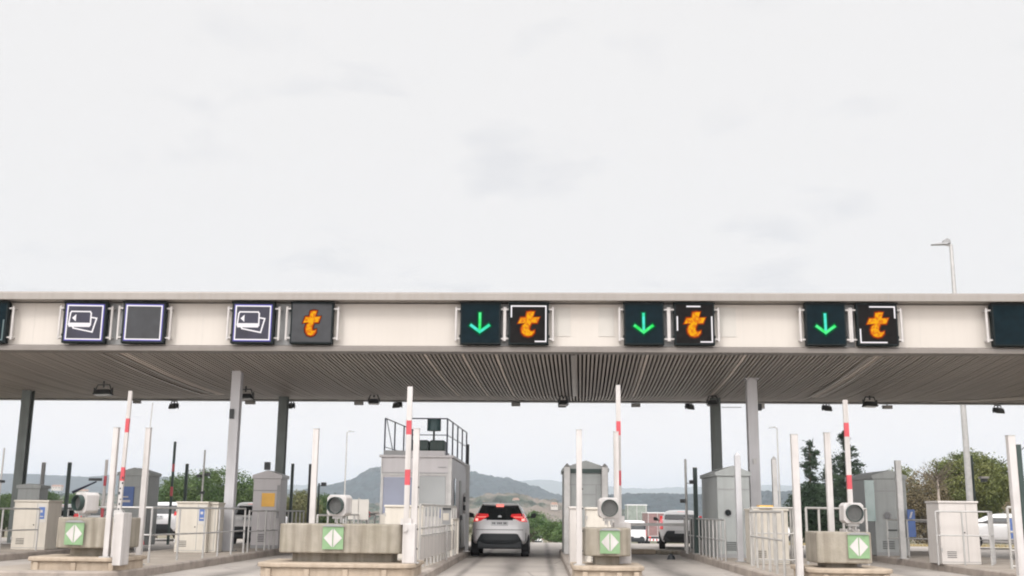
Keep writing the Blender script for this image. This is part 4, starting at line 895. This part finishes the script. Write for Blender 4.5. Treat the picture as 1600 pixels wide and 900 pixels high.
        lamp = patch('tail_lamp', pl if s > 0 else pl[::-1], 'tail_red', .02)
        if lit and not winz:
            pl = [(s*.42, 1.175*k), (s*.42, 1.195*k), (s*.76, 1.195*k), (s*.76, 1.16*k)]; patch('lamp_bar', pl if s > 0 else pl[::-1], 'tail_pale', .030, lamp)
            pl = [(s*.665, 1.07*k), (s*.665, 1.135*k), (s*.74, 1.135*k), (s*.74, 1.07*k)]; patch('brake_light', pl if s > 0 else pl[::-1], 'tail_lit', .034, lamp)
    # lower cladding
    c0 = .28
    patch('bumper_cladding', [(-.70, .34), (.70, .34), (.68, .47), (.56, .68), (.50, .70), (-.50, .70), (-.56, .68), (-.68, .47)], 'plastic', .016)
    patch('number_plate', [(-.26, .93*k), (.26, .93*k), (.26, 1.05*k), (-.26, 1.05*k)] if not winz else [(-.26, .60), (.26, .60), (.26, .71), (-.26, .71)], 'plate', .02)
    if detail:
        pk = MB()
        for i, xx in enumerate((-.20, -.15, -.05, .0, .05, .14, .19)):
            yy = rear_y(P, 0, .99*k)-.036; pk.box(xx-.014, xx+.014, yy-.002, yy+.004, .955*k, 1.03*k)
        pk.build('plate_marks', 'plate_ink', t)
    if lit:
        patch('gate_panel', [(-.36, .83), (.36, .83), (.285, 1.085), (-.285, 1.085)], paint, .008, thick=.012)
        patch('badge_band', [(-.40, 1.10), (.40, 1.10), (.36, 1.30), (-.36, 1.30)], 'glass_dark', .016)
        pb = MB(); pb.tube((0, rear_y(P, 0, 1.2)-.04, 1.195), (0, rear_y(P, 0, 1.2)-.025, 1.195), .045, n=16); o = pb.build('badge', 'plate', t); o.scale = (1.25, 1, 1)
        sp = MB(); yy = rear_y(P, 0, 1.55)
        sp.add([(-.56, yy+.02, 1.535), (.56, yy+.02, 1.535), (.56, yy+.3, 1.60), (-.56, yy+.3, 1.60), (-.52, yy-.10, 1.555), (.52, yy-.10, 1.555), (.54, yy-.07, 1.585), (-.54, yy-.07, 1.585)], [(4, 5, 6, 7), (7, 6, 2, 3), (0, 1, 5, 4), (0, 4, 7, 3), (1, 2, 6, 5)])
        sp.build('spoiler', paint, t, bevel=.012)
        MB().box(-.12, .12, yy-.115, yy-.10, 1.49, 1.575).build('high_brake_light', 'tail_pale', t, bevel=.008)
        MB().add([(-.015, yy+.35, 1.60), (.015, yy+.35, 1.60), (.01, yy+.2, 1.67), (-.01, yy+.2, 1.67), (0, yy+.14, 1.60)], [(0, 1, 2, 3), (0, 3, 4), (1, 4, 2), (2, 4, 3)]).build('antenna_fin', 'plastic', t)
        cr = MB()
        for s in (-1, 1):
            for z, dz in ((.60, .12),):
                yy2 = rear_y(P, .79, z)-.006; cr.box(s*.79-.012, s*.79+.012, yy2, yy2+.03, z-dz, z+dz)
        cr.build('reflector', 'plastic', t)
        patch('bumper_line', [(-.80, .805), (.80, .805), (.80, .818), (-.80, .818)], 'plastic', .004, thick=.006)
        MB().tube((.42, .18, .34), (.42, .10, .33), .035, n=12).build('exhaust', 'rim', t)
    else:
        MB().box(-.14, .14, ringpt(P, H*.96)[0]-.01, ringpt(P, H*.96)[0]+.05, H*.93, H*.96).build('high_brake_light', 'tail_pale', t)
    return t
car(-1.25, 33.35, 0, SUV, 'paint_silver', 'silver compact SUV waiting in the open lane with its brake lights lit', lit=True, name='silver_suv', cat='SUV')
G2 = 'vehicles beyond the toll booths'
car(-18.0, 40.2, R(-3), HATCH, 'paint_white', 'white car behind the beige cabinet at the left edge, red lamp showing', G2)
car(-16.2, 46.0, R(-10), SUV, 'paint_silver', 'pale car farther on, its sloping side seen right of the leftmost round lamp', G2)
car(-11.1, 41.5, R(2), SUV, 'paint_white', 'white car seen between the light grey column and the yellow notice booth', G2)
car(5.35, 42.0, R(-6), HATCH, 'paint_white', 'white car behind the grey barred railing left of the portholed booth', G2, winz=(1.12, 1.30))
car(-.4, 190, R(5), HATCH, 'paint_white', 'tiny white car far down the exit road by the bushes', G2, detail=False)
car(13.5, 60, R(80), HATCH, 'paint_silver', 'pale car seen sideways behind the large porthole booth railing', G2, detail=False)
car(21.5, 47, R(75), HATCH, 'paint_white', 'white car sideways at the right edge beyond the blue notice', G2, detail=False)
# lorries in the lane beyond the third boom
def lorry(x, y, rz, w, h, L, cabm, boxm, roofm, label, hb=.9):
    t = thing('lorry', (x, y, gz(y)), label, 'lorry', G2, rz)
    MB().box(-w/2, w/2, 0, L-2.0, hb, h).build('load_box', boxm, t, bevel=.03); MB().box(-w/2-.03, w/2+.03, -.03, L-1.97, h, h+.07).build('roof', roofm, t)
    f = MB(); f.box(-w/2+.05, -w/2+.12, -.02, 0, hb, h); f.box(w/2-.12, w/2-.05, -.02, 0, hb, h); f.box(-.03, .03, -.02, 0, hb, h); f.box(-w/2+.05, w/2-.05, -.021, 0, hb+.02, hb+.1); f.build('door_frame', 'galv', t)
    c = MB(); c.prism_x([(L-1.9, .45), (L-.1, .45), (L, .9), (L-.15, 1.4), (L-.5, min(h, 2.2)), (L-1.9, min(h, 2.2))], -w/2+.03, w/2-.03); c.build('cab', cabm, t, bevel=.04)
    MB().box(-w/2+.1, w/2-.1, 0, L-2, .6, .85).build('chassis', 'plastic', t)
    for sx in (-1, 1):
        for yy in (.9, L-1.1): 
            m = MB(); m.tube((sx*(w/2-.28), yy, .42), (sx*(w/2-.02), yy, .42), .42, n=20); m.build('wheel', 'tyre', t)
    b = MB(); b.box(-w/2+.05, w/2-.05, -.12, -.02, .42, .62); o = b.build('bumper', 'paint_white', t)
    s = MB()
    for i in range(5): s.box(-w/2+.12+i*(w-.3)/5, -w/2+.12+(i+.5)*(w-.3)/5, -.126, -.1205, .44, .6)
    s.build('red_stripes', 'red', o)
    for sx in (-1, 1): MB().box(sx*(w/2-.2)-.09, sx*(w/2-.2)+.09, -.05, -.0, .68, .82).build('tail_lamp', 'tail_red', t)
    return t
lorry(11.1, 105, R(3), 1.9, 3.0, 5.5, 'paint_white', 'paint_red', 'paint_white', 'small red lorry with a pale roof beyond the third boom', .8)
lorry(9.6, 110.0, R(-2), 2.0, 3.9, 6.5, 'paint_white', 'tarp', 'paint_white', 'grey green tarpaulin lorry with a pale roof directly right of the third boom', .9)
car(8.0, 92, R(4), VAN, 'paint_silver', 'pale van in front of the tarpaulin lorry right of the third boom', G2, detail=False, winz=(1.25, 1.7), name='parked_van', cat='van')
# ------------------------------------------------------------------ street lamps
def lamp_post(x, y, z0, H, r, arms, label, hs=1.0):
    t = thing('street_lamp', (x, y, z0), label, 'street lamp', 'tall street lamps')
    MB().tube((0, 0, 0), (0, 0, H), r, r*.5, n=12).build('pole', 'galv', t)
    MB().tube((0, 0, 0), (0, 0, .5), r*1.5, r*1.3, n=12).build('foot', 'galv', t)
    for dx, up in arms:
        a = MB(); a.tube((0, 0, H-.05), (dx*.35, 0, H+up), r*.35, n=8); a.build('arm', 'galv', t)
        h = MB(); x0, x1 = dx*.2, dx
        h.add([(x0, -.16*hs, H+up-.02), (x1, -.12*hs, H+up-.05), (x1, .12*hs, H+up-.05), (x0, .16*hs, H+up-.02), (x0, -.12*hs, H+up+.10*hs), (x1, -.06*hs, H+up+.0), (x1, .06*hs, H+up+.0), (x0, .12*hs, H+up+.10*hs)], [(0,3,2,1),(4,5,6,7),(0,1,5,4),(1,2,6,5),(2,3,7,6),(3,0,4,7)])
        h.build('lamp_head', 'edge_grey', t)
    return t
t = lamp_post(20.15, 52, 0, 14.45, .17, [(-.95, .02)], 'thick tall street lamp rising above the canopy roof at right')
MB().prism([(-.42, 14.5), (-.02, 14.5), (-.06, 14.68), (-.2, 14.76), (-.36, 14.66)], -.12, .12).build('lamp_head', 'edge_grey', t)
lamp_post(-17.1, 95, gz(95), 8.1+1.35, .09, [(.65, .05)], 'thin distant street lamp between the planter lamp and the tall booth', .8)
lamp_post(16.25, 75, gz(75), 7.2+.75, .08, [(-.55, .02)], 'thin street lamp behind the pointed posts, left of the conifers', .8)

# ------------------------------------------------------------------ trees
def crown(name, blobs, m, parent, n, leaf, seed, hole=.0, flat=1.0, inner=.55):
    rnd = random.Random(seed); mb = MB(); tot = sum(b[3]*b[4]*b[5] for b in blobs)**1.0
    for (cx, cy, cz, rx, ry, rz) in blobs:
        k = int(n*(rx*ry*rz)/tot)
        # clumps on and inside the blob
        nc = max(6, k//26)
        for c in range(nc):
            while True:
                d = Vector((rnd.uniform(-1, 1), rnd.uniform(-1, 1), rnd.uniform(-1, 1)))
                if .05 < d.length <= 1: break
            rad = d.length**(inner); d = d.normalized()
            bump = 1+.22*noise.noise(Vector((d.x*2.2+seed, d.y*2.2, d.z*2.2+cx)))
            px, py, pz = cx+d.x*rx*rad*bump, cy+d.y*ry*rad*bump, cz+d.z*rz*rad*bump
            if rnd.random() < hole: continue
            cs = leaf*rnd.uniform(1.4, 3.0)
            for q in range(26):
                o = Vector((rnd.gauss(0, .5), rnd.gauss(0, .5), rnd.gauss(0, .38)*flat))*cs
                s = leaf*rnd.uniform(.5, 1.2); u = Vector((rnd.uniform(-1, 1), rnd.uniform(-1, 1), rnd.uniform(-.6, .6))).normalized(); w = u.cross(Vector((rnd.uniform(-1, 1), rnd.uniform(-1, 1), rnd.uniform(-1, 1)))).normalized()
                p = Vector((px, py, pz))+o
                i = len(mb.v); mb.v += [tuple(p-u*s*.5), tuple(p+w*s*.32), tuple(p+u*s*.5), tuple(p-w*s*.32)]; mb.f.append((i, i+1, i+2, i+3)); mb.mi.append(0)
    me = bpy.data.meshes.new(name); me.from_pydata(mb.v, [], mb.f); me.materials.append(MATS[m]); o = bpy.data.objects.new(name, me); COL.objects.link(o); o.parent = parent
    return o
def trunk(parent, H, r, limbs, m='bark', seed=1, lean=.0):
    rnd = random.Random(seed); t = MB(); pts = [Vector((lean*math.sin(i*.9)*.3+rnd.uniform(-.05, .05)*H*.1, rnd.uniform(-.03, .03)*H*.1, H*i/6)) for i in range(7)]; pts[0] = Vector((0, 0, -.3))
    for i in range(6): t.tube(pts[i], pts[i+1], r*(1-.1*i), r*(1-.1*(i+1)), n=8)
    t.build('trunk', m, parent)
    b = MB()
    for (dx, dy, dz, z0) in limbs:
        a = Vector((0, 0, z0)); mid = a+Vector((dx, dy, dz))*.5+Vector((0, 0, .1*dz)); e = a+Vector((dx, dy, dz)); b.tube(a, mid, r*.5, r*.35, n=6); b.tube(mid, e, r*.35, r*.12, n=6)
    if limbs: b.build('limbs', m, parent)
def round_tree(x, y, w, h, z0, label, m, seed, leaf=.2, n=16000, group='trees behind the plaza', dome=.5, name='broadleaf_tree', hole=.12, extra=()):
    t = thing(name, (x, y, z0), label, 'tree', group)
    rnd = random.Random(seed); B = [(0, 0, h*(1-dome*.52), w*.5*.86, w*.42, h*dome*.52)]
    for i in range(9):
        a = i*.698+rnd.uniform(-.2, .2); q = rnd.uniform(.26, .34); B.append((math.cos(a)*w*q, math.sin(a)*w*q, h*(1-dome*rnd.uniform(.40, .7)), w*rnd.uniform(.13, .19), w*.18, h*dome*rnd.uniform(.2, .3)))
    B += list(extra)
    trunk(t, h*(1-dome*.5), w*.03+.06, [(math.cos(a)*w*.3, math.sin(a)*w*.3, h*dome*.35, h*(1-dome)*rnd.uniform(.6, .95)) for a in [k*1.05 for k in range(6)]], seed=seed)
    crown('crown', B, m, t, n, leaf, seed, hole); return t
def conifer(x, y, w, h, z0, label, seed, sparse=1.0):
    t = thing('conifer_tree', (x, y, z0), label, 'tree', 'conifers behind the plaza'); rnd = random.Random(seed)
    trunk(t, h*.97, .13, [], seed=seed); mb = MB(); lim = MB(); z = h*.12
    while z < h*.985:
        u = (z-h*.12)/(h*.88); L = (w/2)*(1-u)**.8*rnd.choice((.35, .6, .9, 1.25))*rnd.uniform(.8, 1.1)+.1
        for k in range(rnd.randint(2, 4)):
            a = rnd.uniform(0, 6.28); L2 = L*rnd.uniform(.5, 1.1); d = Vector((math.cos(a), math.sin(a), rnd.uniform(-.15, .25))); e = Vector((0, 0, z))+d*L2; lim.tube((0, 0, z), e, .025, .008, n=4)
            for q in range(int(34*sparse*max(.35, L2))):
                s = rnd.uniform(.25, 1.05)*L2; p = Vector((0, 0, z))+d*s+Vector((rnd.gauss(0, .1), rnd.gauss(0, .1), rnd.gauss(0, .09)))
                uu = (d+Vector((rnd.gauss(0, .6), rnd.gauss(0, .6), rnd.gauss(0, .5)))).normalized(); ww = uu.orthogonal().normalized(); l = rnd.uniform(.10, .24)
                i = len(mb.v); mb.v += [tuple(p-uu*l), tuple(p+ww*.05), tuple(p+uu*l), tuple(p-ww*.05)]; mb.f.append((i, i+1, i+2, i+3)); mb.mi.append(0)
        z += h*.030
    lim.build('limbs', 'bark', t)
    me = bpy.data.meshes.new('crown'); me.from_pydata(mb.v, [], mb.f); me.materials.append(MATS['leaf_dark']); o = bpy.data.objects.new('crown', me); COL.objects.link(o); o.parent = t
def at(px, Y): return (px-845)/1716.*Y
def zt(px, py, Y): return 1.35+(800+(px-800)*.01-py)/1753.*Y
# left group
for (x0, x1, py, Y, lab, m, sd, lf) in (
    (224, 436, 736, 110, 'big round green tree behind the light grey column and its white box cabinet', 'leaf_pine', 5, .22),
    (372, 452, 768, 135, 'lower green tree right of the big round one, behind the yellow notice booth', 'leaf_pine', 8, .22),
    (436, 500, 768, 125, 'olive bush tree behind the white post left of the planter lamp', 'leaf_olive', 9, .2),
    (470, 545, 775, 140, 'dark green tree behind the planter lamp', 'leaf_pine', 10, .22),
    (30, 92, 769, 150, 'green tree line bush between the grey left posts', 'leaf_pine', 12, .24),
    (86, 150, 771, 145, 'green bush tree above the leftmost round lamp', 'leaf_bush', 13, .24),
    (-40, 35, 772, 150, 'green bush tree at the left edge behind the cabinets', 'leaf_pine', 14, .24),
    (222, 262, 772, 130, 'small green tree left of the big round one', 'leaf_bush', 15, .2)):
    w = at(x1, Y)-at(x0, Y); zb = gz(Y); round_tree(at((x0+x1)/2, Y), Y, w, zt((x0+x1)/2, py, Y)-zb, zb, lab, m, sd, lf, int(14000+w*2600), dome=.72)
# centre bushes beside the car
for (x0, x1, py, Y, lab, m, sd) in (
    (806, 862, 800, 105, 'round green bush directly right of the silver car', 'leaf_bush', 21), (846, 894, 816, 92, 'larger green bush before the small green booth', 'leaf_pine', 22),
    (866, 905, 826, 84, 'green bush touching the small green booth', 'leaf_bush', 23), (690, 750, 793, 180, 'low trees seen between the tall booth and the silver car', 'leaf_olive', 24)):
    w = at(x1, Y)-at(x0, Y); zb = gz(Y); round_tree(at((x0+x1)/2, Y), Y, w, zt((x0+x1)/2, py, Y)-zb, zb, lab, m, sd, .16, int(7000+w*900), dome=.85, name='bush', group='bushes beside the exit road')
# right: conifers, bare tree, umbrella pine, brown thicket
conifer(at(1266, 78), 78, 3.6, zt(1266, 684, 78)-gz(78), gz(78), 'slender dark conifer left of the white island post pair', 31, 1.7)
conifer(at(1322, 84), 84, 5.0, zt(1322, 668, 84)-gz(84), gz(84), 'taller ragged conifer right behind the fourth boom', 32, 1.9)
for (x0, x1, py, Y, lab, m, sd) in (
    (1226, 1300, 762, 70, 'dark low shrub mass under the slender conifer', 'leaf_dark', 33), (1274, 1358, 708, 88, 'dark bushy tree between the two conifers', 'leaf_dark', 34),
    (1378, 1440, 730, 105, 'green tree behind the large porthole booth', 'leaf_pine_right', 35),
    (1398, 1482, 733, 88, 'brown leafless thicket left of the umbrella pine', 'leaf_brown', 36), (1560, 1650, 768, 76, 'brownish thicket at the right edge under the pine', 'leaf_brown', 37),
    (1566, 1640, 742, 120, 'green tree at the right edge behind the umbrella pine', 'leaf_pine', 38)):
    w = at(x1, Y)-at(x0, Y); zb = gz(Y); round_tree(at((x0+x1)/2, Y), Y, w, zt((x0+x1)/2, py, Y)-zb, zb, lab, m, sd, .17, int(12000+w*2400), dome=.9, group='trees on the right behind the plaza', hole=.2)
Y = 92; w = at(1592, Y)-at(1452, Y)
round_tree(at(1517, Y), Y, w*.98, zt(1505, 709, Y)-gz(Y), gz(Y), 'broad umbrella pine with a domed crown behind the white box cabinet', 'leaf_pine_right', 41, .18, 60000, dome=.62, group='trees on the right behind the plaza', name='umbrella_pine',
           extra=[(-w*.02, 0, (zt(1505, 709, Y)-gz(Y))*.84, w*.30, w*.3, 1.35), (w*.3, 0, (zt(1505, 709, Y)-gz(Y))*.62, w*.22, w*.25, 1.3), (-w*.3, 0, (zt(1505, 709, Y)-gz(Y))*.60, w*.18, w*.25, 1.3), (w*.05, 0, (zt(1505, 709, Y)-gz(Y))*.45, w*.4, w*.3, 1.5)])
# pruned pale stem with twigs
t = thing('bare_tree', (at(1462, 70), 70, gz(70)), 'bare pale stemmed tree with a tuft of twigs left of the umbrella pine', 'tree', 'trees on the right behind the plaza'); rnd = random.Random(4)
h = zt(1457, 745, 70)-gz(70); trunk(t, h, .14, [], 'bark_pale', 2); b = MB()
for k in range(46):
    a = rnd.uniform(0, 6.28); L_ = rnd.uniform(.5, 1.9); d = Vector((math.cos(a)*.8, math.sin(a)*.8, rnd.uniform(.1, 1.1))).normalized(); s0 = Vector((0, 0, h*rnd.uniform(.8, 1.0))); e = s0+d*L_; b.tube(s0, e, .022, .008, n=4)
    for q in range(3): f_ = s0+d*L_*rnd.uniform(.4, .9); g_ = (d+Vector((rnd.gauss(0, .6), rnd.gauss(0, .6), rnd.gauss(0, .4)))).normalized(); b.tube(f_, f_+g_*rnd.uniform(.2, .6), .01, .004, n=3)
b.build('twigs', 'bark', t)
# cable from the pine to the pole
t = thing('overhead_wire', (at(1560, 40), 40, 0), 'thin wire slanting up past the umbrella pine at right', 'wire'); MB().tube((0, 0, zt(1560, 727, 40)), (at(1640, 40)-at(1560, 40), 0, zt(1640, 672, 40)), .015, n=5).build('wire', 'dark_metal', t)
# dry grass verge
rnd = random.Random(9); mb = MB()
for i in range(9000):
    x = rnd.uniform(13.5, 42); y = rnd.uniform(52, 75); z = gz(y); s = rnd.uniform(.06, .22); a = rnd.uniform(0, 3.14); dx, dy = math.cos(a)*.03, math.sin(a)*.03
    j = len(mb.v); mb.v += [(x-dx, y-dy, z-.02), (x+dx, y+dy, z-.02), (x+rnd.gauss(0, .04), y, z+s)]; mb.f.append((j, j+1, j+2)); mb.mi.append(0)
mat('dry_grass', (.34, .27, .14), .9, var=.3, scale=1)
o = mb.build('dry_grass', 'dry_grass'); tag(o, 'dry yellowish grass on the verge behind the right hand railings', 'grass', kind='stuff')
mat('gravel', (.42, .37, .28), .95, var=.2, scale=2, bump=.4)
mb = MB(); mb.add([(13.4, 38, .004), (30, 38, .004), (30, 53, -.06), (20.2, 53, -.06), (20.2, 38, .0039)], [(4, 1, 2, 3)]); struct(mb.build('gravel_verge', 'gravel'))

# ------------------------------------------------------------------ air
hz = MB().box(-6900, 6900, -60, 8900, -12, 230).build('haze', 'void'); hz['kind'] = 'stuff'; hz['label'] = 'thin pale haze in the air over the valley'; hz['category'] = 'haze'
m = bpy.data.materials.new('haze_air'); m.use_nodes = True; n = m.node_tree.nodes; n.clear(); o = n.new('ShaderNodeOutputMaterial'); v = n.new('ShaderNodeVolumePrincipled')
v.inputs['Color'].default_value = (.83, .91, 1.0, 1); v.inputs['Density'].default_value = .00022; v.inputs['Anisotropy'].default_value = 0.0
m.node_tree.links.new(v.outputs[0], o.inputs['Volume']); hz.data.materials.clear(); hz.data.materials.append(m)
scn.cycles.volume_step_rate = 100
